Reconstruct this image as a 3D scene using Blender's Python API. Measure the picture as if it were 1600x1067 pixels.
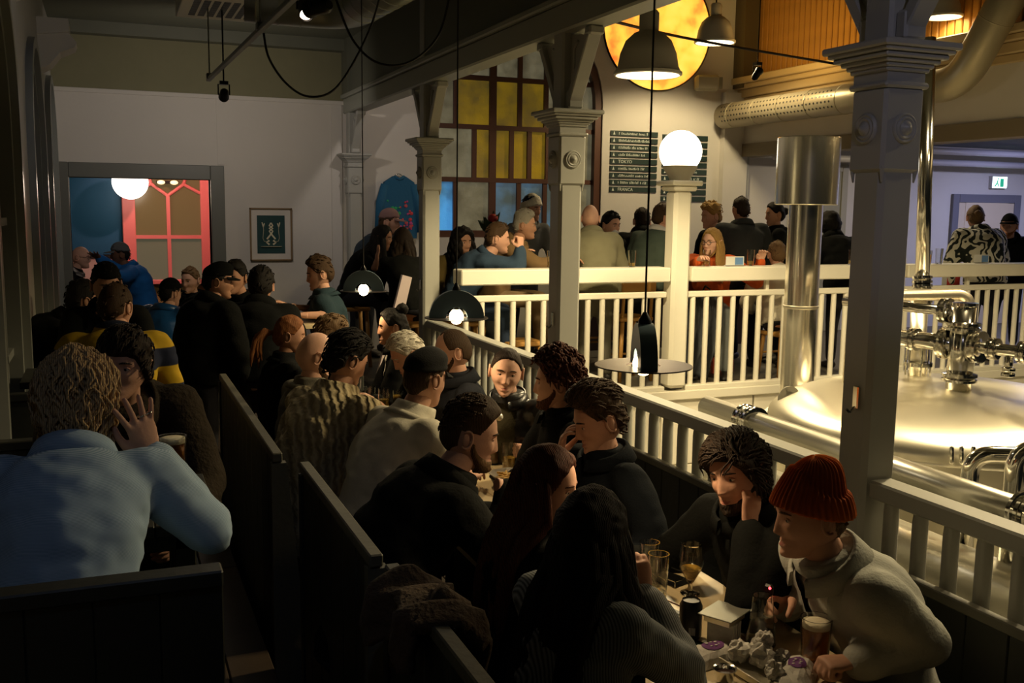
import bpy, bmesh, math, random
import numpy as np
from mathutils import Vector, Matrix
random.seed(7); RNG = np.random.default_rng(7)
for o in list(bpy.data.objects): bpy.data.objects.remove(o, do_unlink=True)
SC = bpy.context.scene; COL = SC.collection; PI = math.pi

# ---------------------------------------------------------------- camera
FPX, CX, CY = 1560.0, 800.0, 533.5
CAMH = 2.0
def _v(px, py): return np.array([(px-CX)/FPX, -(py-CY)/FPX, -1.0])
_y = _v(164, 318); _y /= np.linalg.norm(_y)
_x = _v(4700, 375); _x -= (_x@_y)*_y; _x /= np.linalg.norm(_x)
_z = np.cross(_x, _y)
RW = np.array([_x, _y, _z])                       # camera axes -> world axes
CAMP = np.array([0, 0, CAMH])
cam_d = bpy.data.cameras.new('camera'); cam = bpy.data.objects.new('camera', cam_d); COL.objects.link(cam)
cam_d.sensor_width = 36; cam_d.lens = FPX/1600*36; cam_d.clip_start = 0.05; cam_d.clip_end = 100
m = Matrix.Identity(4)
for i in range(3):
    for j in range(3): m[i][j] = RW[i, j]
    m[i][3] = CAMP[i]
cam.matrix_world = m; SC.camera = cam
def at(px, py, d):  return CAMP + RW@(_v(px, py)*d)          # a sight line followed to a measured distance
def atY(px, py, Y): w = RW@_v(px, py); return CAMP + w*(Y/w[1])
def atX(px, py, X): w = RW@_v(px, py); return CAMP + w*(X/w[0])
def atZ(px, py, Z): w = RW@_v(px, py); return CAMP + w*((Z-CAMH)/w[2])

# ---------------------------------------------------------------- world, exposure
W = bpy.data.worlds.new('night'); SC.world = W; W.use_nodes = True
W.node_tree.nodes['Background'].inputs[0].default_value = (.30, .34, .30, 1)
W.node_tree.nodes['Background'].inputs[1].default_value = 0.012
SC.view_settings.view_transform = 'Standard'; SC.view_settings.look = 'None'
SC.view_settings.gamma = 1; SC.view_settings.use_curve_mapping = False
SC.view_settings.exposure = 0.0
WARM = (1, .785, .43); BULB = (1, .72, .38); COOL = (.62, .66, 1.0)
def light(name, kind, loc, energy, color, size=.1, target=None, angle=60, blend=.5, parent=None):
    d = bpy.data.lights.new(name, kind); d.energy = energy; d.color = color
    if kind == 'AREA': d.shape = 'DISK'; d.size = size
    else: d.shadow_soft_size = size
    if kind == 'SPOT': d.spot_size = math.radians(angle); d.spot_blend = blend
    o = bpy.data.objects.new(name, d); COL.objects.link(o); o.location = loc
    if target is not None:
        o.rotation_euler = (Vector(target)-Vector(loc)).to_track_quat('-Z', 'Y').to_euler()
    if parent:
        o.location = Vector(loc)-parent.location; o.parent = parent
    return o

# ---------------------------------------------------------------- materials
_mc = {}
def mat(name, col, rough=.6, metal=0., bump=0., bscale=40., var=0., vscale=6., emit=0., ecol=None, trans=0., spec=.5, coat=0., sheen=0., alpha=1., aniso=0.):
    if name in _mc: return _mc[name]
    M = bpy.data.materials.new(name); M.use_nodes = True; nt = M.node_tree; b = nt.nodes['Principled BSDF']
    b.inputs['Base Color'].default_value = (*col, 1); b.inputs['Roughness'].default_value = rough; b.inputs['Metallic'].default_value = metal
    b.inputs['Specular IOR Level'].default_value = spec
    if trans: b.inputs['Transmission Weight'].default_value = trans; b.inputs['IOR'].default_value = 1.45
    if coat: b.inputs['Coat Weight'].default_value = coat
    if sheen: b.inputs['Sheen Weight'].default_value = sheen
    if aniso: b.inputs['Anisotropic'].default_value = aniso
    if alpha < 1: b.inputs['Alpha'].default_value = alpha
    if emit: b.inputs['Emission Color'].default_value = (*(ecol or col), 1); b.inputs['Emission Strength'].default_value = emit
    if bump or var:
        tc = nt.nodes.new('ShaderNodeTexCoord')
    if var:
        n = nt.nodes.new('ShaderNodeTexNoise'); n.inputs['Scale'].default_value = vscale; n.inputs['Detail'].default_value = 6
        mx = nt.nodes.new('ShaderNodeMix'); mx.data_type = 'RGBA'
        mx.inputs[6].default_value = (*[c*(1-var) for c in col], 1); mx.inputs[7].default_value = (*[min(1, c*(1+var)) for c in col], 1)
        nt.links.new(tc.outputs['Object'], n.inputs['Vector']); nt.links.new(n.outputs[0], mx.inputs[0]); nt.links.new(mx.outputs[2], b.inputs['Base Color'])
    if bump:
        n2 = nt.nodes.new('ShaderNodeTexNoise'); n2.inputs['Scale'].default_value = bscale; n2.inputs['Detail'].default_value = 5
        bp = nt.nodes.new('ShaderNodeBump'); bp.inputs['Strength'].default_value = bump; bp.inputs['Distance'].default_value = .01
        nt.links.new(tc.outputs['Object'], n2.inputs['Vector']); nt.links.new(n2.outputs[0], bp.inputs['Height']); nt.links.new(bp.outputs[0], b.inputs['Normal'])
    _mc[name] = M; return M
def wave_mat(name, c1, c2, scale, axis='Z', rough=.9, dist=0., sharp=None, bump=0., noise_mix=0., typ='BANDS', dscale=1.5, phase=0.):
    """two colours in bands (woven or printed stripes), optional relief that follows them"""
    if name in _mc: return _mc[name]
    M = bpy.data.materials.new(name); M.use_nodes = True; nt = M.node_tree; b = nt.nodes['Principled BSDF']
    b.inputs['Roughness'].default_value = rough; b.inputs['Specular IOR Level'].default_value = .2
    tc = nt.nodes.new('ShaderNodeTexCoord'); w = nt.nodes.new('ShaderNodeTexWave'); w.wave_type = typ
    if typ == 'BANDS': w.bands_direction = axis
    else: w.rings_direction = axis
    w.inputs['Phase Offset'].default_value = phase; w.inputs['Scale'].default_value = scale; w.inputs['Distortion'].default_value = dist; w.inputs['Detail Scale'].default_value = dscale
    nt.links.new(tc.outputs['Object'], w.inputs['Vector'])
    r = nt.nodes.new('ShaderNodeValToRGB'); r.color_ramp.elements[0].color = (*c1, 1); r.color_ramp.elements[1].color = (*c2, 1)
    if sharp is not None:
        r.color_ramp.elements[0].position = sharp-.04; r.color_ramp.elements[1].position = sharp+.04
    nt.links.new(w.outputs[1], r.inputs[0]); nt.links.new(r.outputs[0], b.inputs['Base Color'])
    if bump:
        bp = nt.nodes.new('ShaderNodeBump'); bp.inputs['Strength'].default_value = bump; bp.inputs['Distance'].default_value = .008
        nt.links.new(w.outputs[1], bp.inputs['Height']); nt.links.new(bp.outputs[0], b.inputs['Normal'])
    _mc[name] = M; return M
PAINT = mat('grey_green_paint', (.37, .37, .335), .42, bump=.06, bscale=25, var=.05)
PAINT_LIT = mat('hall_lit_paint', (.80, .77, .66), .45, bump=.05, bscale=25, var=.04)  # same paint as the columns, lightened to carry the bright hall light
DARKP = mat('dark_green_paint', (.12, .125, .09), .55, bump=.08, var=.1)
STEEL = mat('brushed_steel', (.80, .76, .64), .36, 1., bump=.02, bscale=90, aniso=.5)
CHROME = mat('polished_steel', (.78, .76, .70), .12, 1.)
BLACKM = mat('black_metal', (.012, .012, .012), .4, .6)
BLACKP = mat('black_plastic', (.01, .01, .01), .45)
GLASS = mat('clear_glass', (.96, .97, .95), .02, trans=1.)

# ---------------------------------------------------------------- mesh helpers
def A(*v): return np.array(v, float)
def nrm(v):
    v = np.asarray(v, float); n = np.linalg.norm(v); return v/n if n > 1e-9 else A(0, 0, 1)
class MB:
    """collects shapes in world coordinates; build() links them as one mesh object"""
    def __init__(s): s.v = []; s.f = []; s.m = []; s.n = 0
    def add(s, V, Fc, mi=0):
        V = np.asarray(V, float).reshape(-1, 3); o = s.n
        s.v.append(V); s.n += len(V)
        for q in Fc: s.f.append(tuple(i+o for i in q))
        s.m.extend([mi]*len(Fc)); return s
    def box(s, c, d, rz=0., mi=0, ch=0., ax=None):
        """box centre c, full size d, optional chamfer; ax = three axes as rows"""
        h = A(*d)/2; c = A(*c)
        if ax is None: ax = A([math.cos(rz), math.sin(rz), 0], [-math.sin(rz), math.cos(rz), 0], [0, 0, 1])
        ax = np.asarray(ax, float)
        if ch <= 0:
            V = [A(x, y, z)*h for z in (-1, 1) for y in (-1, 1) for x in (-1, 1)]
            Fc = [(0, 2, 3, 1), (4, 5, 7, 6), (0, 1, 5, 4), (2, 6, 7, 3), (0, 4, 6, 2), (1, 3, 7, 5)]
        else:
            ch = min(ch, min(h)*.9); k = h-ch; V = []; idx = {}
            for sx in (-1, 1):
                for sy in (-1, 1):
                    for sz in (-1, 1):
                        for a in range(3):
                            p = A(sx*k[0], sy*k[1], sz*k[2]); p[a] = (sx, sy, sz)[a]*h[a]
                            idx[(sx, sy, sz, a)] = len(V); V.append(p)
            Fc = []
            for a in range(3):
                b, e = [(1, 2), (2, 0), (0, 1)][a]
                for sg in (-1, 1):
                    q = []
                    for (u, w) in ((-1, -1), (1, -1), (1, 1), (-1, 1)):
                        t = [0, 0, 0]; t[a] = sg; t[b] = u; t[e] = w; q.append(idx[(*t, a)])
                    Fc.append(tuple(q if sg > 0 else q[::-1]))
            for a in range(3):
                b, e = [(1, 2), (2, 0), (0, 1)][a]
                for u in (-1, 1):
                    for w in (-1, 1):
                        t0 = [0, 0, 0]; t0[a] = -1; t0[b] = u; t0[e] = w
                        t1 = list(t0); t1[a] = 1
                        q = [idx[(*t0, b)], idx[(*t1, b)], idx[(*t1, e)], idx[(*t0, e)]]
                        Fc.append(tuple(q if u*w < 0 else q[::-1]))
            for sx in (-1, 1):
                for sy in (-1, 1):
                    for sz in (-1, 1):
                        q = [idx[(sx, sy, sz, i)] for i in range(3)]
                        Fc.append(tuple(q if sx*sy*sz > 0 else q[::-1]))
        V = np.array(V)@ax + c
        return s.add(V, Fc, mi)
    def loft(s, P, R, side=None, n=12, mi=0, cap=True, closed=False):
        """tube through points P; R = radii or (a, b) pairs; side = direction of a"""
        P = [A(*p) for p in P]; k = len(P); V = []; prev = None
        for i in range(k):
            t = nrm(P[(i+1) % k]-P[i-1]) if closed else nrm(P[min(i+1, k-1)]-P[max(i-1, 0)])
            if side is not None: sd = A(*side)
            elif prev is not None: sd = prev
            else: sd = A(1, 0, 0) if abs(t[0]) < .8 else A(0, 1, 0)
            sd = nrm(sd-(sd@t)*t); up = np.cross(t, sd); prev = sd
            r = R[i] if hasattr(R, '__len__') else R
            a, b = r if hasattr(r, '__len__') else (r, r)
            for j in range(n):
                w = 2*PI*j/n; V.append(P[i]+sd*a*math.cos(w)+up*b*math.sin(w))
        Fc = []
        for i in range(k if closed else k-1):
            i2 = (i+1) % k
            for j in range(n):
                j2 = (j+1) % n; Fc.append((i*n+j, i*n+j2, i2*n+j2, i2*n+j))
        if cap and not closed:
            Fc.append(tuple(range(n))[::-1]); Fc.append(tuple((k-1)*n+j for j in range(n)))
        return s.add(V, Fc, mi)
    def caps(s, p0, p1, r0, r1=None, n=12, mi=0):
        """tapered capsule"""
        r1 = r0 if r1 is None else r1; p0 = A(*p0); p1 = A(*p1); d = nrm(p1-p0)
        P = [p0-d*r0*.97, p0-d*r0*.7, p0, p1, p1+d*r1*.7, p1+d*r1*.97]
        return s.loft(P, [r0*.2, r0*.7, r0, r1, r1*.7, r1*.2], n=n, mi=mi)
    def lathe(s, prof, c=(0, 0, 0), n=32, ax=None, mi=0, capb=True, capt=True):
        """prof = (radius, height) list turned about the axis through c"""
        c = A(*c); ax = np.eye(3) if ax is None else np.asarray(ax, float); V = []
        for r, h in prof:
            for j in range(n):
                w = 2*PI*j/n; V.append(A(r*math.cos(w), r*math.sin(w), h)@ax+c)
        Fc = [(i*n+j, i*n+(j+1) % n, (i+1)*n+(j+1) % n, (i+1)*n+j) for i in range(len(prof)-1) for j in range(n)]
        if capb and prof[0][0] > 1e-4: Fc.append(tuple(range(n))[::-1])
        if capt and prof[-1][0] > 1e-4: Fc.append(tuple((len(prof)-1)*n+j for j in range(n)))
        return s.add(V, Fc, mi)
    def ball(s, c, r, n=16, mi=0, ax=None):
        r = r if hasattr(r, '__len__') else (r, r, r); k = n//2; V = []; ax = np.eye(3) if ax is None else np.asarray(ax, float)
        for i in range(1, k):
            t = PI*i/k
            for j in range(n):
                w = 2*PI*j/n; V.append(A(r[0]*math.sin(t)*math.cos(w), r[1]*math.sin(t)*math.sin(w), -r[2]*math.cos(t)))
        V += [A(0, 0, -r[2]), A(0, 0, r[2])]; b, tp = len(V)-2, len(V)-1
        Fc = [(i*n+j, i*n+(j+1) % n, (i+1)*n+(j+1) % n, (i+1)*n+j) for i in range(k-2) for j in range(n)]
        Fc += [(b, (j+1) % n, j) for j in range(n)] + [(tp, (k-2)*n+j, (k-2)*n+(j+1) % n) for j in range(n)]
        return s.add(np.array(V)@ax+A(*c), Fc, mi)
    def prism(s, poly, o, u, w, t, mi=0):
        """polygon (list of 2d points, ccw) in the plane o + a*u + b*w, given thickness t along u x w"""
        o = A(*o); u = A(*u); w = A(*w); nn = np.cross(u, w); k = len(poly)
        V = [o+u*a+w*b-nn*t/2 for a, b in poly]+[o+u*a+w*b+nn*t/2 for a, b in poly]
        Fc = [tuple(range(k))[::-1], tuple(range(k, 2*k))]+[(i, (i+1) % k, k+(i+1) % k, k+i) for i in range(k)]
        return s.add(V, Fc, mi)
    def strip(s, inner, outer, o, u, w, t, mi=0, closed=False):
        """band between two 2d polylines, with thickness t"""
        o = A(*o); u = A(*u); w = A(*w); nn = np.cross(u, w); k = len(inner); V = []
        for q in (-t/2, t/2):
            for L in (inner, outer):
                for a, b in L: V.append(o+u*a+w*b+nn*q)
        g = lambda q, l, i: (q*2+l)*k+i % k
        Fc = []
        for i in range(k if closed else k-1):
            Fc += [(g(0, 0, i), g(0, 0, i+1), g(0, 1, i+1), g(0, 1, i)), (g(1, 0, i), g(1, 1, i), g(1, 1, i+1), g(1, 0, i+1)),
                   (g(0, 0, i), g(1, 0, i), g(1, 0, i+1), g(0, 0, i+1)), (g(0, 1, i), g(0, 1, i+1), g(1, 1, i+1), g(1, 1, i))]
        if not closed:
            for i in (0, k-1): Fc.append((g(0, 0, i), g(0, 1, i), g(1, 1, i), g(1, 0, i)))
        return s.add(V, Fc, mi)
    def arrays(s): return np.concatenate(s.v) if s.v else np.zeros((0, 3)), s.f, s.m
    def mesh(s, name, off=(0, 0, 0)):
        V, Fc, mi = s.arrays(); me = bpy.data.meshes.new(name)
        me.from_pydata((V-A(*off)).tolist(), [], Fc)
        if any(mi): me.polygons.foreach_set('material_index', mi)
        return me
    def build(s, name, mt, parent=None, smooth=None, loc=None):
        """mt: a material or a list; the object's origin is parent's or loc"""
        base = A(*parent_loc(parent)) if parent else (A(*loc) if loc is not None else A(0, 0, 0))
        me = s.mesh(name, base); o = bpy.data.objects.new(name, me); COL.objects.link(o)
        for q in (mt if isinstance(mt, (list, tuple)) else [mt]): me.materials.append(q)
        if smooth: shade(me, smooth)
        if parent: o.parent = parent
        else: o.location = base
        return o
def parent_loc(p):
    l = A(*p.location)
    while p.parent: p = p.parent; l = l+A(*p.location)
    return l
def shade(me, ang=True):
    if ang is True or ang >= 180:
        me.polygons.foreach_set('use_smooth', np.ones(len(me.polygons), bool)); return
    bm = bmesh.new(); bm.from_mesh(me); lim = math.radians(ang)
    for f in bm.faces: f.smooth = True
    for e in bm.edges:
        e.smooth = len(e.link_faces) == 2 and e.calc_face_angle(9) < lim
    bm.to_mesh(me); bm.free()
def tag(o, label, cat, group=None):
    o['label'] = label; o['category'] = cat
    if group: o['group'] = group
    return o
def thing(name, label, cat, loc=(0, 0, 0), group=None):
    o = bpy.data.objects.new(name, None); COL.objects.link(o); o.location = tuple(float(c) for c in loc); o.empty_display_size = .1
    return tag(o, label, cat, group)
def struct(name, mb, mt, smooth=None, parent=None):
    o = mb.build(name, mt, parent, smooth)
    if not parent: o['kind'] = 'structure'
    return o
def piece(src_mesh, name, loc, parent=None, rot=None):
    """one more piece that shares its mesh with its fellows"""
    o = bpy.data.objects.new(name, src_mesh); COL.objects.link(o)
    b = parent_loc(parent) if parent else A(0, 0, 0)
    o.location = tuple(A(*loc)-b)
    if rot: o.rotation_euler = rot
    if parent: o.parent = parent
    return o
def arc(c, r, a0, a1, n):
    return [(c[0]+r*math.cos(math.radians(a0+(a1-a0)*i/n)), c[1]+r*math.sin(math.radians(a0+(a1-a0)*i/n))) for i in range(n+1)]
def bend(pts, r=.06, k=6):
    """polyline with rounded corners, as a list of points"""
    P = [A(*p) for p in pts]; out = [P[0]]
    for i in range(1, len(P)-1):
        a = nrm(P[i-1]-P[i]); b = nrm(P[i+1]-P[i]); q = min(r, np.linalg.norm(P[i-1]-P[i])*.45, np.linalg.norm(P[i+1]-P[i])*.45)
        for j in range(k+1):
            t = j/k; out.append((1-t)**2*(P[i]+a*q)+2*t*(1-t)*P[i]+t*t*(P[i]+b*q))
    return out+[P[-1]]
def text(s, size, o, u, w, mt, name, parent, ext=.001):
    """flat lettering in the plane o + u, w, as a mesh"""
    cu = bpy.data.curves.new(name, 'FONT'); cu.body = s; cu.size = size; cu.extrude = ext; cu.align_x = 'LEFT'; cu.resolution_u = 2
    t = bpy.data.objects.new(name, cu); COL.objects.link(t)
    me = bpy.data.meshes.new_from_object(t); bpy.data.objects.remove(t, do_unlink=True); me.materials.clear(); me.materials.append(mt)
    ob = bpy.data.objects.new(name, me); COL.objects.link(ob)
    u = A(*u); w = A(*w); nn = np.cross(u, w); b = parent_loc(parent) if parent else A(0, 0, 0)
    mm = Matrix.Identity(4)
    for i in range(3): mm[i][0] = u[i]; mm[i][1] = w[i]; mm[i][2] = nn[i]; mm[i][3] = (A(*o)-b)[i]
    me.transform(mm)
    if parent: ob.parent = parent
    return ob
# ================================================================ the setting
RX, FY, BY, LX, SX = 2.55, 7.9, 11.1, -.45, 7.65       # rail line, far rail, back wall, left wall, side wall of the hall
PZ, DZ, HZ = .38, .35, -1.6                             # far platform, raised aisle, brewhouse floor
WALLM = mat('off_white_plaster', (.60, .57, .52), .85, bump=.15, bscale=14, var=.05, vscale=1.5)
WALLG = mat('olive_plaster', (.19, .18, .10), .8, bump=.15, bscale=14, var=.08)
WALLD = mat('left_wall_paint', (.42, .41, .37), .5, bump=.1, bscale=9, var=.06)
FLOORM = mat('dark_wood_floor', (.055, .038, .025), .45, bump=.12, bscale=30, var=.35, vscale=9)
PLATM = mat('platform_floor', (.10, .09, .07), .5, bump=.1, var=.2)
CONC = mat('brewhouse_floor', (.55, .52, .44), .35, bump=.05, var=.06)
KERB = mat('white_wall_cladding', (.86, .82, .70), .5, bump=.03, var=.03)
BRNP = mat('brown_paint', (.20, .16, .10), .6, bump=.08)
def bx(name, lo, hi, mt, parent=None, ch=0.):
    lo, hi = A(*lo), A(*hi); b = MB().box((lo+hi)/2, hi-lo, ch=ch); return struct(name, b, mt, None, parent)
# floors
fl = bx('floor_dining', (-.5, -1.5, -.1), (RX+.05, BY+3, -.02), mat('floor_gap', (.01, .008, .006), .8))
pm = MB().box((0, 0, 0), (.138, 2.2, .03), ch=.004).mesh('plank'); pm.materials.append(FLOORM)
for i in range(22):
    for j in range(6): piece(pm, 'plank', (-.42+i*.142, -.3+j*2.21+(i % 3)*.5, -.015), fl)
da = bx('floor_aisle', (LX, -1.5, -.02), (.50, 6.4, DZ-.03), mat('aisle_riser', (.05, .04, .03), .6))
pm2 = MB().box((0, 0, 0), (.155, 1.9, .03), ch=.004).mesh('plank'); pm2.materials.append(FLOORM)
for i in range(6):
    for j in range(4): piece(pm2, 'plank', (LX+.08+i*.159, -.5+j*1.91+(i % 2)*.3, DZ-.015), da)
bx('floor_platform', (RX-.35, FY+.02, .05), (15, BY, PZ-.001), PLATM)
bx('floor_brewhouse', (RX, -1.5, HZ-.1), (12, FY, HZ), CONC)
# kerb wall under the far rail, clad in white panels
kw = bx('wall_kerb', (RX+.1, FY+.02, HZ), (12, FY+.12, PZ-.06), KERB)
for i in range(9): bx('cladding_panel', (RX+.12+i*1.02, FY-.01, -.36), (RX+.12+i*1.02+1.0, FY+.03, PZ-.13), KERB, kw, .004)
for i in range(9): bx('cladding_panel', (RX+.12+i*1.02, FY-.01, -1.5), (RX+.12+i*1.02+1.0, FY+.03, -.375), KERB, kw, .004)
bx('kerb_cap', (RX+.1, FY-.06, PZ-.12), (12, FY+.16, PZ-.03), PAINT_LIT, kw, .01)
bx('wall_gallery_edge', (RX-.03, -1.5, HZ), (RX+.03, FY, -.1), KERB)
# back wall of the dining gallery: doorway and two paint colours
DX0, DX1, DT = -.33, 1.04, 2.26
bw = bx('wall_back', (DX1, BY, 0), (RX+.1, BY+.2, 3.13), WALLM)
bx('lintel', (LX-.2, BY, DT), (DX1, BY+.2, 3.13), WALLM, bw)
bx('jamb', (LX-.2, BY, 0), (DX0, BY+.2, DT), WALLM, bw)
bx('upper_band', (LX-.2, BY-.005, 3.13), (RX+.1, BY+.2, 3.95), WALLG, bw)
bx('picture_rail', (LX, BY-.02, 3.10), (RX, BY, 3.145), WALLM, bw, .005)
bx('batten', (1.12, BY-.012, 2.42), (1.22, BY, 3.10), WALLM, bw); bx('batten', (2.33, BY-.012, 0), (2.45, BY, 3.10), WALLM, bw)
df = MB(); DGR = mat('door_frame_grey', (.145, .15, .13), .45, bump=.05)
for lo, hi in (((DX0-.10, BY-.05, 0), (DX0, BY+.22, DT+.15)), ((DX1, BY-.05, 0), (DX1+.14, BY+.22, DT+.15)), ((DX0+.001, BY-.05, DT), (DX1-.001, BY+.22, DT+.15))):
    lo, hi = A(*lo), A(*hi); df.box((lo+hi)/2, hi-lo, ch=.006)
struct('trim_1', df, DGR)
# left wall with arched window recesses
GLZ = mat('dark_window_glass', (.02, .025, .028), .12, spec=.8, var=.2)
FRM = mat('window_frame_grey', (.24, .25, .23), .28, bump=.03)
lw = bx('wall_left', (LX-.3, -1.5, 0), (LX-.12, BY+.2, 3.95), WALLD)
edges = [(2.0, 3.4), (4.65, 6.05), (7.3, 8.7), (9.65, 10.85)]
pm_ = MB()
ys = [-1.5]+[e for q in edges for e in q]+[BY]
for i in range(0, len(ys), 2): pm_.box((LX-.06, (ys[i]+ys[i+1])/2, 1.98), (.12, ys[i+1]-ys[i], 3.95))
pm_.build('pier', WALLD, lw)
for k, (y0, y1) in enumerate(edges):
    r = (y1-y0)/2; yc = (y0+y1)/2; zs = 3.08-r
    ang = arc((0, zs), r, 180, 0, 20); spd = MB()
    top = [(-r, 3.95)]+[(a, 3.95) for a, b in ang][1:-1]+[(r, 3.95)]
    spd.strip([(a, b) for a, b in ang], [(a, 3.95) for a, b in ang], (LX-.06, yc, 0), (0, 1, 0), (0, 0, 1), .12)
    spd.build('spandrel', WALLD, lw)
    wn = thing('window_%d' % (k+1), '', ''); del wn['label'], wn['category']; wn['kind'] = 'structure'; wn.location = (LX, yc, .5)
    path = [(-r, .5)]+ang+[(r, .5)]; ins = lambda q: [(-r+q, .5)]+arc((0, zs), r-q, 180, 0, 20)+[(r-q, .5)]
    MB().strip(ins(.0), [(a*1.0, b) for a, b in ins(-.07)], (LX+.015, yc, 0), (0, 1, 0), (0, 0, 1), .06).build('moulding', FRM, wn, 40)
    MB().strip(ins(.075), ins(0), (LX-.045, yc, 0), (0, 1, 0), (0, 0, 1), .10).build('frame', FRM, wn, 40)
    pl = ins(.06); MB().prism(pl[::-1], (LX-.075, yc, 0), (0, 1, 0), (0, 0, 1), .008).build('pane', GLZ, wn)
    for q in (-.28, .28): MB().box((LX-.06, yc+q, (zs+.5)/2+.3), (.045, .04, zs-.5+.6)).build('glazing_bar', FRM, wn)
    for q in (1.2, 1.9): MB().box((LX-.06, yc, q), (.045, y1-y0-.1, .04)).build('glazing_bar', FRM, wn)
# corbels carried by the piers of the left wall
for k, (y, z, lb) in enumerate(((9.2, 3.1, 'far white plaster corbel high on the left wall beside the olive band'), (6.75, 3.24, 'near white plaster corbel high on the left wall at the top edge'))):
    c = thing('corbel', lb, 'corbel', (LX, y, z), 'plaster corbels on the left wall')
    pr = [(0, .34), (.10, .34), (.20, .29), (.285, .19), (.27, .15), (.16, .10), (.08, .0), (0, -.04)]
    MB().prism(pr[::-1], (LX, y, z), (1, 0, 0), (0, 0, 1), .34).build('console', mat('corbel_plaster', (.62, .60, .55), .6), c)
    MB().prism([(a*1.06, b*.30+.26) for a, b in [(0, .34), (.22, .34), (.22, .0), (0, -.1)]][::-1], (LX, y, z), (1, 0, 0), (0, 0, 1), .42).build('abacus', _mc['corbel_plaster'], c)
# ceilings
bx('ceiling', (LX-.3, -1.5, 3.78), (RX, BY+.2, 3.95), DARKP)
bx('ceiling_hall', (RX, -1.5, 6.2), (SX+.2, BY+.2, 6.3), DARKP)
bx('trim_2', (LX, BY-.16, 3.66), (RX, BY-.005, 3.78), DARKP)
bx('trim_3', (RX-.10, BY-.3, 3.17), (RX-.02, BY-.01, 3.78), DARKP)
# beam and fascia over the columns
bm_ = MB().box((RX, 4.8, 3.09), (.17, 12.8, .16), ch=.012); bm_.box((RX, 4.8, 3.19), (.23, 12.8, .045), ch=.01)
struct('trim_4', bm_, mat('beam_grey', (.30, .31, .26), .45, bump=.05))
struct('wall_fascia', MB().box((RX+.0, 4.8, 4.7), (.12, 12.8, 3.0)), mat('fascia_olive', (.13, .135, .10), .6, bump=.1))
# back wall of the hall, with the big window
hw = bx('wall_hall_back', (RX+.1, BY, PZ), (3.4, BY+.25, 6.2), WALLM)
bx('wall_part', (5.66, BY, PZ), (15, BY+.25, 6.2), WALLM, hw); bx('wall_part', (3.4, BY, PZ), (5.66, BY+.25, 1.66), WALLM, hw)
wxc, wr, wzs = 4.53, 1.13, 3.25
sp = MB(); ang = arc((wxc, wzs), wr, 180, 0, 24)
sp.strip(ang, [(a, 6.2) for a, b in ang], (0, BY+.125, 0), (1, 0, 0), (0, 0, 1), .25); sp.build('spandrel', WALLM, hw)
# window: brown bars, panes one by one
WB = mat('red_brown_wood', (.085, .03, .015), .5, bump=.08)
wn = bpy.data.objects.new('window_5', None); COL.objects.link(wn); wn['kind'] = 'structure'; wn.location = (wxc, BY+.1, 1.66)
insw = lambda q: [(wxc-wr+q, 1.66)]+arc((wxc, wzs), wr-q, 180, 0, 24)+[(wxc+wr-q, 1.66)]
MB().strip(insw(.09), insw(0), (0, BY+.1, 0), (1, 0, 0), (0, 0, 1), .16).build('window_frame', WB, wn)
MB().box((wxc, BY+.1, 1.70), (2*wr-.185, .15, .08)).build('window_sill', WB, wn)
def panemat(name, c, e, c2=None):
    if name in _mc: return _mc[name]
    M = mat(name, c, .25, bump=.5, bscale=22); nt = M.node_tree; b = nt.nodes['Principled BSDF']
    tc = nt.nodes.new('ShaderNodeTexCoord'); n = nt.nodes.new('ShaderNodeTexNoise'); n.inputs['Scale'].default_value = 3.2; n.inputs['Detail'].default_value = 3
    r = nt.nodes.new('ShaderNodeValToRGB'); r.color_ramp.elements[0].position = .36; r.color_ramp.elements[1].position = .62
    r.color_ramp.elements[0].color = (*[q*.35 for q in (c2 or c)], 1); r.color_ramp.elements[1].color = (*c, 1)
    nt.links.new(tc.outputs['Object'], n.inputs['Vector']); nt.links.new(n.outputs[0], r.inputs[0])
    nt.links.new(r.outputs[0], b.inputs['Emission Color']); b.inputs['Emission Strength'].default_value = e
    return M
AMB = panemat('amber_glass', (.30, .19, .012), .40, (.22, .19, .06)); GRY = panemat('grey_glass', (.14, .125, .075), .8); BLU = panemat('blue_glass', (.06, .11, .16), .9, (.12, .13, .10))
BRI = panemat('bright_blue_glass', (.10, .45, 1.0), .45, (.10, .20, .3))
rows = [(3.50, 4.42, [3.40, 3.80, 4.26, 4.60, 4.94, 5.28, 5.66], 'g'), (2.94, 3.50, [3.40, 3.80, 4.26, 4.60, 4.94, 5.28, 5.66], 'a'),
        (2.33, 2.94, [3.40, 4.03, 4.26, 4.50, 4.73, 4.97, 5.28, 5.66], 'a'), (1.70, 2.33, [3.40, 3.80, 4.26, 4.60, 4.94, 5.28, 5.66], 'b')]
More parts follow.
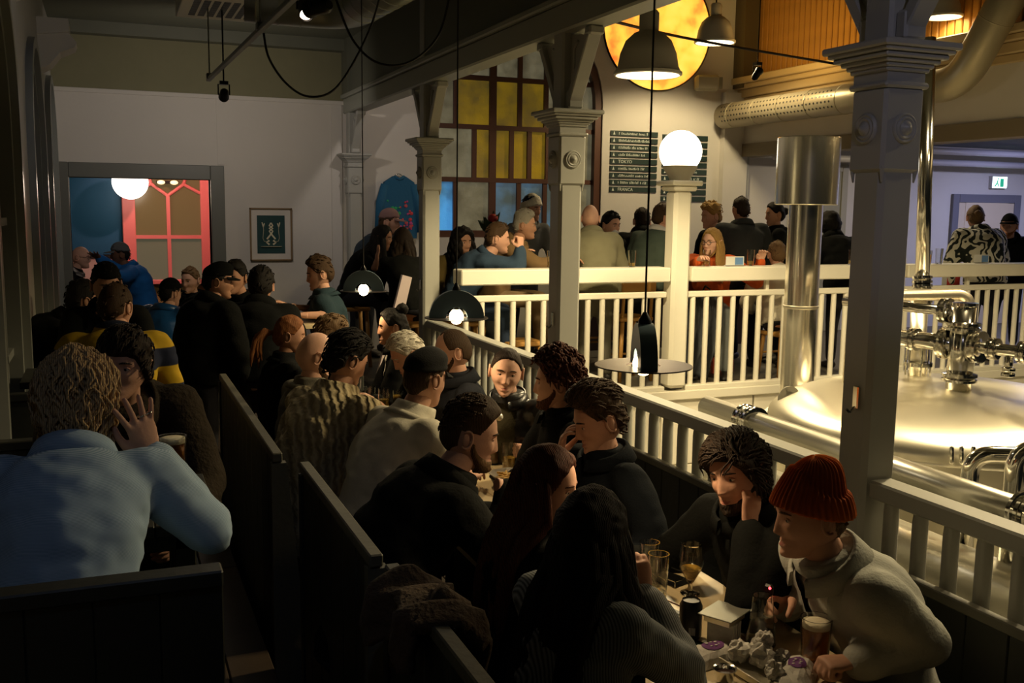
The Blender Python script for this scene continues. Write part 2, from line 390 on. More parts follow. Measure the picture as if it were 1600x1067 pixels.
for ri, (z0, z1, xs, kd) in enumerate(rows):
    if ri: MB().box((wxc, BY+.1, z1 if ri > 1 else 3.5), (2*wr-.06, .07, .055)).build('glazing_bar', WB, wn)
    for i in range(len(xs)-1):
        x0, x1 = xs[i], xs[i+1]
        if i: MB().box((x0, BY+.1, (z0+min(z1, 4.3))/2), (.055 if abs(x0-4.26) > .01 else .085, .06, min(z1, 4.3)-z0)).build('glazing_bar', WB, wn)
        if ri == 0:
            k = 6; xx = [x0+(x1-x0)*j/k for j in range(k+1)]
            zt = [wzs+math.sqrt(max(0, (wr-.05)**2-(x-wxc)**2)) for x in xx]; zt = [max(z0+.005, z) for z in zt]
            MB().strip([(x, z0) for x in xx], list(zip(xx, zt)), (0, BY+.11, 0), (1, 0, 0), (0, 0, 1), .008).build('pane', GRY, wn); continue
        mt_ = AMB if kd == 'a' and i > 0 and i < len(xs)-3 else GRY
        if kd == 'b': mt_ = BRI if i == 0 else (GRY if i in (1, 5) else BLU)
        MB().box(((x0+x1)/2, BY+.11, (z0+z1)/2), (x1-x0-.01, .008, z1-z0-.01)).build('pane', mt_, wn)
# side wall of the hall: beam, white band, cornice, timber boarding above
sw = bx('wall_side', (SX, -1.5, 2.86), (SX+.2, BY, 3.45), WALLM)
bx('beam', (SX-.03, -1.5, 2.70), (SX+.23, BY, 2.86), BRNP, sw)
cn = MB()
for z0, z1, p in ((3.36, 3.44, .03), (3.44, 3.54, .07), (3.54, 3.60, .12), (3.60, 3.68, .17)): cn.box((SX+.1-p/2, (BY-1.5)/2, (z0+z1)/2), (.2+p, BY+1.5, z1-z0), ch=.01)
cn.build('cornice', mat('cornice_cream', (.52, .40, .22), .55), sw)
WOOD = mat('golden_boarding', (.42, .20, .035), .5, bump=.1, bscale=12, var=.22, vscale=5)
bx('backing', (SX+.12, -1.5, 3.68), (SX+.2, BY, 6.2), mat('boarding_gap', (.05, .025, .008), .7), sw)
sm = MB().box((0, 0, 0), (.05, .085, 2.5), ch=.01).mesh('board'); sm.materials.append(WOOD)
for i in range(66): piece(sm, 'board', (SX+.10, BY-.25-i*.1, 4.93), sw)
bx('pilaster', (SX-.14, BY-.22, 3.55), (SX+.2, BY, 6.2), mat('pilaster_brown', (.10, .075, .035), .6), sw)
bx('pilaster', (SX-.30, BY-.10, PZ), (SX+.06, BY, 3.5), WALLM, sw)
bx('corner_post', (SX+.02, BY-.06, PZ), (SX+.12, BY, 2.7), PAINT, sw)
# side room beyond, under the beam
bx('ceiling_side_room', (SX+.2, -1.5, 2.95), (15, BY+.2, 3.1), mat('side_ceiling', (.10, .11, .14), .7))
bx('wall_side_room', (13, -1.5, PZ), (13.2, BY, 2.95), WALLM)
# doors in the back wall, right
def door(n, x0, x1, zt, leaf, fr, w=.1):
    d = bpy.data.objects.new('door_%d' % n, None); COL.objects.link(d); d['kind'] = 'structure'; d.location = ((x0+x1)/2, BY, PZ)
    MB().box(((x0+x1)/2, BY-.015, (PZ+zt)/2), (x1-x0, .04, zt-PZ), ch=.005).build('leaf', leaf, d)
    f = MB()
    for lo, hi in (((x0-w, BY-.05, PZ), (x0, BY, zt+w)), ((x1, BY-.05, PZ), (x1+w, BY, zt+w)), ((x0+.001, BY-.05, zt), (x1-.001, BY, zt+w))):
        lo, hi = A(*lo), A(*hi); f.box((lo+hi)/2, hi-lo, ch=.005)
    f.build('frame', fr, d)
    for q in (.75, 1.55): MB().box(((x0+x1)/2, BY-.037, PZ+q), (x1-x0-.25, .012, .55), ch=.004).build('panel', leaf, d)
    h = MB().caps((x0+.08, BY-.09, PZ+1.0), (x0+.2, BY-.09, PZ+1.0), .01); h.caps((x0+.08, BY-.09, PZ+1), (x0+.08, BY-.03, PZ+1), .009); h.build('handle', CHROME, d)
    return d
door(1, 8.62, 9.3, 2.55, mat('sage_door', (.30, .29, .21), .5, bump=.04), mat('sage_frame', (.36, .34, .25), .5))
door(2, 11.42, 12.5, 2.17, mat('beige_door', (.60, .50, .36), .55, bump=.04), mat('slate_frame', (.14, .14, .17), .5), .12)
# room behind the doorway
rb = bx('wall_far_room', (-2, 14.0, 0), (3.2, 14.2, 3.2), mat('pink_plaster', (.55, .40, .34), .8, bump=.1))
bx('blue_panel', (-1.5, 13.93, 1.35), (.195, 14.0, 3.2), mat('blue_panel_paint', (.012, .10, .20), .5, bump=.05), rb)
bx('yellow_lit_panel', (.2, 13.94, 0), (1.6, 14.0, .955), mat('yellow_lit_wall', (.30, .20, .05), .7, bump=.05), rb)  # yellowish wall; the yellow light on it is put into this colour
bx('wall_far_room_left', (-1.6, BY+.2, 0), (-1.5, 14, 3.2), mat('far_room_wall', (.25, .22, .2), .8)); bx('wall_far_room_right', (2.4, BY+.2, 0), (2.5, 14, 3.2), _mc['far_room_wall'])
bx('ceiling_far_room', (-1.6, BY+.2, 3.2), (2.5, 14.2, 3.3), _mc['far_room_wall'])
PINK = mat('pink_painted_wood', (.85, .22, .20), .5, bump=.04)
pw = bpy.data.objects.new('window_6', None); COL.objects.link(pw); pw['kind'] = 'structure'; pw.location = (.75, 13.9, 1.0)
PX0, PX1, PZ0, PZ1 = .20, 1.30, 1.02, 2.50
f = MB(); 
for lo, hi in (((PX0, 13.82, PZ0), (PX0+.157, 13.93, PZ1)), ((PX1-.134, 13.82, PZ0), (PX1, 13.93, PZ1)), ((PX0+.158, 13.82, PZ1-.06), (PX1-.135, 13.93, PZ1)), ((PX0, 13.82, PZ0-.06), (PX1, 13.93, PZ0-.001))):
    lo, hi = A(*lo), A(*hi); f.box((lo+hi)/2, hi-lo, ch=.008)
f.build('frame', PINK, pw)
ix0, ix1 = PX0+.157, PX1-.134; ixm = (ix0+ix1)/2; izm = 1.577; isp = 2.11
MB().box((ixm, 13.87, (PZ0+isp)/2), (.045, .06, isp-PZ0)).build('glazing_bar', PINK, pw); MB().box((ixm, 13.87, izm), (ix1-ix0, .055, .045)).build('glazing_bar', PINK, pw)
for a, b in (((ix0, isp+.04), (ixm-.2, isp+.15)), ((ixm-.2, isp+.15), (ixm, isp)), ((ixm, isp), (ixm+.2, isp+.15)), ((ixm+.2, isp+.15), (ix1, isp+.04)), ((ixm-.2, isp+.15), (ixm-.28, isp+.4)), ((ixm+.2, isp+.15), (ixm+.28, isp+.4))):
    MB().caps((a[0], 13.87, a[1]), (b[0], 13.87, b[1]), .022, n=8).build('glazing_bar', PINK, pw)
PG = mat('olive_glass', (.10, .075, .03), .2, emit=.25, ecol=(.30, .2, .08)); PG2 = mat('grey_green_glass', (.10, .10, .06), .2, emit=.22, ecol=(.28, .26, .16))
for x0, x1 in ((ix0, ixm), (ixm, ix1)):
    MB().box(((x0+x1)/2, 13.895, (izm+PZ1)/2), (x1-x0, .008, PZ1-izm)).build('pane', PG, pw)
    MB().box(((x0+x1)/2, 13.895, (izm+PZ0)/2), (x1-x0, .008, izm-PZ0)).build('pane', PG2, pw)

# ---------------------------------------------------------------- columns
def column(y, label, wall=False):
    c = thing('column', label, 'column', (RX, y, 0), 'grey timber columns along the rail')
    a = .0745
    def oct_(h, ch): return [(h, -h+ch), (h, h-ch), (h-ch, h), (-h+ch, h), (-h, h-ch), (-h, -h+ch), (-h+ch, -h), (h-ch, -h)]
    V = MB(); zz = 2.14
    p = [(x, q) for x, q in oct_(a, .018)]
    V.prism(p, (RX, y, (0+zz)/2), (1, 0, 0), (0, 1, 0), zz); V.build('shaft', PAINT, c)
    b = MB().box((RX, y, .1), (.20, .20, .2), ch=.015); b.build('plinth', PAINT, c)
    b = MB().box((RX, y, 2.285), (.172, .172, .29), ch=.012)
    for sx in (-1, 1):
        for sy in (-1, 1): b.caps((RX+sx*.074, y+sy*.074, 2.16), (RX+sx*.071, y+sy*.071, 2.11), .011, .004, 6)
    b.build('block', PAINT, c)
    for ax in (((0, 1, 0), (0, 0, 1), (1, 0, 0)), ((0, 1, 0), (0, 0, 1), (-1, 0, 0)), ((1, 0, 0), (0, 0, 1), (0, -1, 0)), ((1, 0, 0), (0, 0, 1), (0, 1, 0))):
        d = A(*ax[2]); MB().lathe([(.052, 0), (.052, .008), (.046, .013), (.040, .010), (.034, .016), (.026, .013), (.018, .02), (.009, .03), (0, .032)], A(RX, y, 2.29)+d*.085, 24, ax).build('rosette', PAINT, c, 50)
    b = MB().box((RX, y, 2.435), (.192, .192, .022), ch=.008); b.build('necking', PAINT, c)
    b = MB().box((RX, y, 2.462), (.165, .165, .04))
    for k, (z, h) in enumerate(((2.487, .094), (2.500, .104), (2.514, .118), (2.528, .136), (2.545, .150))): b.box((RX, y, z), (h*2, h*2, .017), ch=.005)
    b.box((RX, y, 2.562), (.33, .33, .024), ch=.006); b.build('capital', PAINT, c)
    b = MB().box((RX, y, 3.17), (.135, .135, 1.2), ch=.012); b.build('upper_post', PAINT, c)
    for s in (-1, 1):
        if wall and s > 0: continue
        br = MB(); y0, z0, y1, z1 = y+s*.085, 2.62, y+s*.335, 3.0
        d = nrm(A(0, y1-y0, z1-z0)); n_ = np.cross(A(1, 0, 0), d)
        br.box((RX, (y0+y1)/2, (z0+z1)/2), (.085, np.linalg.norm(A(y1-y0, z1-z0)), .05), ax=[(1, 0, 0), d, n_], ch=.006)
        br.box((RX, y+s*.09, 2.63), (.095, .055, .10), ch=.01); br.box((RX, y+s*.335, 2.985), (.095, .07, .05), ch=.01)
        br.build('brace', PAINT, c)
        w = MB(); pl = [(.07, .12), (.11, .10), (.28, .37), (.07, .40)]
        if s < 0: pl = [(-q, z) for q, z in pl][::-1]
        w.prism(pl, (RX, y, 2.6), (0, 1, 0), (0, 0, 1), .03); w.build('bracket_web', PAINT, c)
        MB().loft(bend([(RX-.02, y+s*.12, 2.78), (RX-.02, y+s*.12, 2.92), (RX-.02, y+s*.17, 2.95)], .03), .009, n=6).build('bracket_scroll', PAINT, c, True)
    if not wall:
        h = MB().box((RX-a-.006, y-.02, 1.345), (.012, .028, .085), ch=.004); h.loft(bend([(RX-a-.012, y-.02, 1.31), (RX-a-.03, y-.02, 1.29), (RX-a-.045, y-.02, 1.305)], .02), .005, n=6)
        h.build('coat_hook', CHROME, c)
    return c
CYS = [2.82, 5.46, 8.19, 10.97]
for y, lb, w in zip(CYS, ('nearest grey column with moulded capital, behind the orange beanie', 'second grey column with moulded capital, rising behind the curly-haired man',
                          'third grey column, where the dining rail meets the pale counter rail', 'grey half column against the back wall beside the hanging blue jacket'), (0, 0, 0, 1)): column(y, lb, w)

# ---------------------------------------------------------------- railings
bal = MB().loft([(0, 0, .10), (0, 0, .13), (0, 0, .95), (0, 0, .985)], [.024, .027, .027, .024], n=10).mesh('baluster'); bal.materials.append(PAINT); shade(bal, 50)
def near_rail(y0, y1, label):
    r = thing('railing', label, 'railing', (RX, (y0+y1)/2, 0), 'grey railing between the columns')
    L = y1-y0; yc = (y0+y1)/2
    MB().box((RX, yc, 1.02), (.10, L, .065), ch=.008).build('handrail', PAINT, r)
    MB().box((RX, yc, .08), (.07, L, .05), ch=.006).build('bottom_rail', PAINT, r)
    n = int(L/.132); st = L/n
    for i in range(n): piece(bal, 'baluster', (RX, y0+st*(i+.5), 0), r)
near_rail(CYS[1]+.075, CYS[2]-.075, 'grey railing between the second and third columns, behind the woman in leather jacket')
near_rail(CYS[0]+.075, CYS[1]-.075, 'long grey railing from the nearest column to the second column')
near_rail(-.4, CYS[0]-.075, 'grey railing at the right edge, in front of the nearest column')
fb = MB().loft([(0, 0, 0), (0, 0, .86)], .026, n=10).mesh('baluster'); fb.materials.append(PAINT_LIT); shade(fb, 50)
def far_rail(x0, x1, label):
    r = thing('railing', label, 'railing', ((x0+x1)/2, FY, PZ), 'pale counter railing of the platform')
    L = x1-x0; xc = (x0+x1)/2
    MB().box((xc, FY+.02, 1.425), (L, .22, .13), ch=.01).build('counter_board', PAINT_LIT, r)
    MB().box((xc, FY, 1.24), (L, .06, .055), ch=.008).build('mid_rail', PAINT_LIT, r)
    n = int(L/.1385); st = L/n
    for i in range(n): piece(fb, 'baluster', (x0+st*(i+.5), FY, PZ), r)
    for i in range(1, int(L/.9)): MB().box((x0+i*.9, FY+.02, 1.32), (.035, .035, .12)).build('spacer', PAINT_LIT, r)
    MB().box((xc, FY, PZ-.01), (L, .09, .05), ch=.008).build('base_rail', PAINT_LIT, r)
far_rail(RX+.16, 4.71, 'pale counter railing from the third column to the globe lamp post')
far_rail(4.93, 7.28, 'pale counter railing in front of the woman in orange sweater')
far_rail(7.46, 11.2, 'pale counter railing in front of the tie-dye hoodie')
np_ = thing('newel_post', 'pale square post carrying the round white globe lamp', 'post', (4.82, FY, PZ))
MB().box((4.82, FY, 1.28), (.185, .185, 1.8), ch=.03).build('shaft', PAINT_LIT, np_)
b = MB().box((4.82, FY, 2.20), (.24, .24, .05), ch=.015); b.box((4.82, FY, 2.245), (.31, .31, .045), ch=.01); b.build('cap', PAINT_LIT, np_)
np2 = thing('newel_post', 'pale post of the counter railing hidden behind the nearest column', 'post', (7.37, FY, PZ)); MB().box((7.37, FY, .98), (.17, .17, 1.2), ch=.03).build('shaft', PAINT_LIT, np2); MB().box((7.37, FY, .42), (.2, .2, .1), ch=.01).build('base', PAINT_LIT, np2)
# ================================================================ people
def vnoise(P, seed=0):
    """smooth value noise of points, -1..1"""
    P = np.asarray(P, float); i = np.floor(P).astype(np.int64); f = P-i; f = f*f*(3-2*f); out = np.zeros(len(P))
    for dx in (0, 1):
        for dy in (0, 1):
            for dz in (0, 1):
                h = (i[:, 0]+dx)*374761393+(i[:, 1]+dy)*668265263+(i[:, 2]+dz)*2147483647+seed*9176263
                h = (h ^ (h >> 13))*1274126177; h = (h ^ (h >> 16)) & 0xffff
                w = (f[:, 0] if dx else 1-f[:, 0])*(f[:, 1] if dy else 1-f[:, 1])*(f[:, 2] if dz else 1-f[:, 2])
                out += w*(h/32767.5-1)
    return out
def sstep(a, b, x): t = np.clip((x-a)/(b-a), 0, 1); return t*t*(3-2*t)
def gs(x, s): return np.exp(-(x/s)**2)
# ---- batch of voxel-remesh jobs, evaluated once
JOBS = []
def job(mb, voxel, smooth):
    me = mb.mesh('tmp'); o = bpy.data.objects.new('tmp', me); COL.objects.link(o)
    r = o.modifiers.new('r', 'REMESH'); r.mode = 'VOXEL'; r.voxel_size = voxel; r.use_smooth_shade = True
    s = o.modifiers.new('s', 'SMOOTH'); s.factor = .5; s.iterations = smooth
    JOBS.append(o); return len(JOBS)-1
RES = {}
def run_jobs():
    dg = bpy.context.evaluated_depsgraph_get(); dg.update()
    for i, o in enumerate(JOBS):
        me = o.evaluated_get(dg).data
        n = len(me.vertices); V = np.empty(n*3); me.vertices.foreach_get('co', V); V = V.reshape(-1, 3)
        k = len(me.polygons); L = np.empty(len(me.loops), int); me.loops.foreach_get('vertex_index', L)
        st = np.empty(k, int); me.polygons.foreach_get('loop_start', st); tot = np.empty(k, int); me.polygons.foreach_get('loop_total', tot)
        RES[i] = (V, L.reshape(-1, 4) if (tot == 4).all() else [tuple(L[a:a+b]) for a, b in zip(st, tot)])
    for o in JOBS:
        d = o.data; bpy.data.objects.remove(o, do_unlink=True); bpy.data.meshes.remove(d)
# ---- hands (right hand: +Y to the fingers, +Z back of the hand, thumb towards -X)
def hand_mb(curl, spread, thumb, oppose):
    b = MB(); b.loft([(0, -.05, 0), (0, 0, 0), (0, .03, 0), (0, .06, 0), (0, .088, .001), (0, .096, 0)], [(.026, .021), (.027, .019), (.036, .016), (.041, .0145), (.041, .0125), (.036, .008)], side=(1, 0, 0), n=14)
    for x, l, r, k in ((-.031, .070, .0096, 0), (-.010, .079, .0099, 1), (.0115, .073, .0096, 2), (.031, .057, .0086, 3)):
        p = A(x, .085, 0); a = 0.; sp = math.radians(spread)*(k-1.4); P = [p-A(0, .02, 0), p]
        for j, q in enumerate((.44, .32, .26)):
            a += math.radians(curl[j]*(1+.06*k)); d = A(math.sin(sp)*math.cos(a), math.cos(sp)*math.cos(a), -math.sin(a)); p = p+d*l*q*1.03; P.append(p)
        b.loft(bend(P, .010, 3), [r*(1.04-.26*i/18) for i in range(len(bend(P, .010, 3)))], n=8)
        b.ball(P[-1], r*.78, 8)
    t0 = A(-.020, .018, -.004); d1 = nrm(A(-.75, .62, -.25-oppose)); t1 = t0+d1*.042; d2 = nrm(d1+A(.45+oppose*.5, .55, -oppose*.7-thumb*.01)); t2 = t1+d2*.032; t3 = t2+nrm(d2+A(.3+oppose, .2, -.1))*.026
    b.loft([t0, t1, t2, t3], [.0165, .0135, .0108, .0088], n=8); b.ball(t3, .0086, 8)
    return b
GEST = {'relaxed': ((18, 28, 18), 4, 0, .1), 'flat': ((4, 6, 4), 5, 0, 0), 'open': ((-6, 6, 5), 13, 0, 0), 'fist': ((62, 78, 45), 0, 0, .7), 'grip': ((30, 42, 28), 2, 0, .55), 'cheek': ((14, 34, 22), 5, 0, .25)}
HJ = {k: job(hand_mb(*g), .0045, 3) for k, g in GEST.items()}; HJF = {k: job(hand_mb(*g), .0075, 2) for k, g in GEST.items()}
# ---- head
def dirgrid(nu, nv):
    t = np.linspace(-1, 1, nu, endpoint=False); ph = PI*(t-.16*np.sin(PI*t)*1.0)          # finer towards the face
    th = np.linspace(-.492*PI, .492*PI, nv)
    P, T = np.meshgrid(ph, th); D = np.stack([np.sin(P)*np.cos(T), np.cos(P)*np.cos(T), np.sin(T)], -1).reshape(-1, 3)
    Fc = []
    for i in range(nv-1):
        for j in range(nu): Fc.append((i*nu+j, i*nu+(j+1) % nu, (i+1)*nu+(j+1) % nu, (i+1)*nu+j))
    Fc.append(tuple(range(nu))[::-1]); Fc.append(tuple((nv-1)*nu+j for j in range(nu)))
    return D, Fc, P.reshape(-1)
_DG = {}
def dgrid(nu, nv):
    if (nu, nv) not in _DG: _DG[(nu, nv)] = dirgrid(nu, nv)
    return _DG[(nu, nv)]
def skull(D, fem):
    x, y, z = D.T; t = np.clip(-z, 0, 1); p = np.stack([x*.0765, y*.0975, z*.118], -1)
    p[:, 0] *= 1-(.26+.06*fem)*sstep(.15, 1.0, t); p[:, 0] *= 1-.05*sstep(.5, 1, z)
    front = sstep(-.15, .5, y); p[:, 1] += .050*sstep(.35, 1, t)*(.3+.7*front) ; p[:, 1] -= .0*front
    p[:, 1] += .028*(1-front)*sstep(.2, .95, t)
    p[:, 1] = np.where(y > 0, p[:, 1]*(1-.05*gs(x, .5)*gs(z-.1, .5)), p[:, 1])
    p[:, 2] += .006*sstep(.3, 1, -y)*sstep(.2, .8, z)
    return p
def face(D, fem):
    p = skull(D, fem); x, y, z = p.T.copy(); w = sstep(.15, .5, D[:, 1]); ax = np.abs(x)
    q = np.zeros(len(p))
    hz = np.where(z > -.032, np.clip((.026-z)/.058, 0, 1)**1.25, np.clip((z+.049)/.017, 0, 1))
    q += hz*(.0215-.003*fem)*gs(x, .0075+.0075*np.clip((.02-z)/.05, 0, 1))
    q += .006*gs(ax-.012, .006)*gs(z+.037, .007)
    q -= .0085*gs(ax-.031, .015)*gs(z-.008, .011)
    q += (.0045-.0025*fem)*gs(z-.029, .008)*gs(ax-.026, .022)
    q += .0045*gs(ax-.043, .016)*gs(z+.026, .018)
    q += .0062*gs(x, .022)*(gs(z+.0575, .0055)+1.1*gs(z+.0700, .006)); q -= .004*gs(x, .025)*gs(z+.0635, .0022)
    q -= .003*gs(x, .018)*gs(z+.082, .006); q += .0055*gs(x, .018)*gs(z+.100, .012)
    p[:, 1] += q*w
    return p
def ear(side, n=10):
    b = MB(); c = A(side*.078, -.012, -.006); b.ball(c, (.0075, .019, .031), 12, ax=[(1, 0, 0), (0, .97, .2), (0, -.2, .97)])
    ring = [c+A(side*.008, .018*math.cos(a)-.002, .030*math.sin(a)) for a in np.linspace(-2.2, 2.4, 12)]
    b.loft(ring, [.003]+[.0048]*10+[.003], n=6); return b
def rotm(yaw, pitch=0, roll=0):
    """rows = world axes of local x, y, z; yaw by compass (0 = +Y, 90 = +X), pitch > 0 looks down, roll > 0 leans to own right"""
    a, p, r = map(math.radians, (yaw, pitch, roll))
    f = A(math.sin(a)*math.cos(p), math.cos(a)*math.cos(p), -math.sin(p)); s = A(math.cos(a), -math.sin(a), 0); u = np.cross(s, f)
    s2 = s*math.cos(r)-u*math.sin(r); u2 = np.cross(s2, f); return np.array([s2, f, u2])
def skinmat(tone):
    base = {'pale': (.62, .36, .26), 'fair': (.56, .31, .215), 'tan': (.42, .22, .14), 'brown': (.16, .075, .045)}[tone]
    return mat('skin_'+tone, base, .6, bump=.08, bscale=120, var=.12, vscale=30, spec=.3)
def cloth(name, col, rough=.92, bump=.25, bscale=160, var=.12, spec=.2): return mat('cloth_'+name, col, rough, bump=bump, bscale=bscale, var=var, vscale=12, spec=spec)
def hairmat(name, col): return wave_mat('hair_'+name, [c*.55 for c in col], [min(1, c*1.3) for c in col], 60, 'X', .68, 4., bump=.3)
HC = {'black': (.009, .007, .006), 'dark': (.022, .013, .008), 'brown': (.055, .03, .014), 'light': (.16, .095, .045), 'blond': (.50, .33, .16), 'grey': (.27, .25, .21), 'silver': (.50, .46, .38), 'auburn': (.075, .022, .010), 'ginger': (.24, .09, .03), 'golden': (.34, .20, .06), 'stubble': (.21, .11, .07)}
ZL = {'short': [(0, .076), (38, .070), (55, .050), (72, .014), (84, -.012), (96, -.020), (115, -.045), (150, -.078), (180, -.084)],
      'reced': [(0, .092), (22, .088), (40, .100), (55, .068), (72, .018), (86, -.012), (115, -.045), (180, -.080)],
      'long': [(0, .080), (25, .074), (48, .045), (64, .0), (75, -.05), (88, -.10), (120, -.14), (180, -.15)],
      'tied': [(0, .080), (35, .072), (56, .048), (74, .010), (92, -.030), (130, -.070), (180, -.082)],
      'fringe': [(0, .045), (28, .046), (48, .036), (64, -.0), (78, -.035), (100, -.05), (140, -.085), (180, -.095)],
      'mop': [(0, .062), (30, .058), (52, .030), (66, -.012), (80, -.055), (100, -.085), (180, -.115)],
      'back': [(0, .150), (90, .12), (100, -.005), (130, -.05), (180, -.08)]}
def lineat(style, ph):
    d = np.degrees(np.abs(ph)); xs, zs = zip(*ZL[style]); return np.interp(d, xs, zs)
def shell(D, ph, p0, mask, T, hide=.014, soft=.012):
    n = nrm_rows(p0*A(1/.0765**2, 1/.0975**2, 1/.118**2)); w = sstep(-soft*.4, soft, mask)
    return p0+n*(T*w-hide*(1-w))[:, None]
def nrm_rows(a): return a/np.maximum(np.linalg.norm(a, axis=1), 1e-9)[:, None]
def hair_parts(S, fem, near, seed):
    """hair in head coordinates: a close cap plus separate locks"""
    st = S['style']; b = MB(); rg = np.random.default_rng(seed)
    nu, nv = (96, 64) if near else (44, 30); D, Fc, ph = dgrid(nu, nv); p0 = skull(D, fem); z = p0[:, 2]
    ln = lineat(S.get('line', st), ph)+S.get('dz', 0); mask = z-ln
    mask = np.where((np.abs(np.degrees(ph)) > 74) & (np.abs(np.degrees(ph)) < 112) & (z < .016) & (S.get('line', st) not in ('long', 'mop', 'fringe')), -.02, mask)
    T = S.get('side', .008)+(S.get('top', .02)-S.get('side', .008))*sstep(.03, .095, z)
    T = T+S.get('quiff', 0)*gs(ph, .7)*gs(z-.10, .03)
    lump = S.get('lump', .004); fq = S.get('freq', 60); T = T*(1+0)+lump*vnoise(p0*fq+seed, seed)+lump*.5*vnoise(p0*fq*2.2, seed+3)
    V = shell(D, ph, p0, mask, T); b.add(V, Fc)
    if S.get('bun'):
        c = A(*S['bun']); R = S.get('bunr', .04); q = b.n; b.ball(c, R, 20); vv = b.v[-1]; b.v[-1] = vv+nrm_rows(vv-c)*(vnoise(vv*70, seed)*.005)[:, None]
    nl = S.get('locks', 0)
    if not near: nl = min(nl, 40)
    L = S.get('len', .04); wv = S.get('wave', .0); gr = S.get('grav', .2); comb = A(*S.get('comb', (0, -1, .1))); rad = S.get('rad', .0042)
    if nl:
        ok = np.where(mask > S.get('lockmin', .004))[0]; pick = rg.choice(ok, min(nl, len(ok)), replace=False)
        nn = nrm_rows(p0*A(1/.0765**2, 1/.0975**2, 1/.118**2))
        for i in pick:
            n_ = nn[i]; p = V[i]-n_*.002; k = 7; l = L*rg.uniform(.75, 1.2); d = comb-(comb@n_)*n_
            d = nrm(d+n_*S.get('lift', .12)+rg.normal(0, S.get('mess', .16), 3)); P = [p]; f1, f2 = rg.uniform(0, 6.28, 2)
            side = nrm(np.cross(d, n_))
            for j in range(1, k):
                d = nrm(d+A(0, 0, -gr)); p = p+d*l/(k-1)
                tt = T[i]+.003; sh = A(.0765+tt, .0975+tt, .118+tt); q = np.linalg.norm(p/sh)
                if p[2] > -.10 and (q < 1 or q > 1.025): p = p*(1/q if q < 1 else 1.025/q)
                P.append(p+side*wv*math.sin(f1+j*1.5)+n_*wv*.7*math.sin(f2+j*1.3))
            b.loft(P, [rad*.7]+[rad]*(k-3)+[rad*.7, rad*.2], n=5)
    return b
def curtain(S, fem, near, seed, R, Hc, torso):
    """long hair falling in locks from the scalp over the shoulders, in world coordinates"""
    b = MB(); rg = np.random.default_rng(seed+5); L = S['fall']; n = 110 if near else 42; a0, a1 = S.get('arc', (62, 180))
    N, r_, f_, T_ = torso
    for k in range(n):
        sgn = 1 if k % 2 else -1; a = math.radians(rg.uniform(a0, a1))*sgn; row = rg.uniform(0, 1)
        d = A(math.sin(a)*.98, math.cos(a), .55-.7*row); d = nrm(d); p = skull(d[None], fem)[0]*1.04; P = [(p)@R+Hc]
        out = nrm(A(d[0], d[1], 0)@R); out[2] = 0; q = P[0].copy(); l = L*rg.uniform(.8, 1.06); m = 9; fz = rg.uniform(0, 6.28)
        for j in range(1, m):
            q = q+A(0, 0, -l/(m-1)); 
            if j < 3: q = q+out*.012
            rel = q-N; h = rel@T_                                         # stay outside neck, shoulders and back
            e = A(rel@r_, rel@f_, 0)
            if h > -.01: lim = .080
            else: lim = .10 if abs(e[0]) > .1 else .125
            if h < .02:
                side_ok = abs(e[1]) < .128
                if side_ok: q = q+f_*np.sign(e[1] if abs(e[1]) > .02 else -1)*(.135-abs(e[1]))*.45
            elif np.linalg.norm(e[:2]) < lim: q = q+(r_*e[0]+f_*e[1])*(lim/max(np.linalg.norm(e[:2]), .02)-1)*.5
            P.append(q+out*S.get('wave', .004)*math.sin(fz+j*S.get('wf', 1.1))+np.cross(out, A(0, 0, 1))*S.get('wave', .004)*math.cos(fz+j*S.get('wf', 1.1)))
        w = S.get('lockr', .017) if near else .026; b.loft(P, [w*.35]+[w]*(m-3)+[w*.75, w*.25], n=6)
    return b
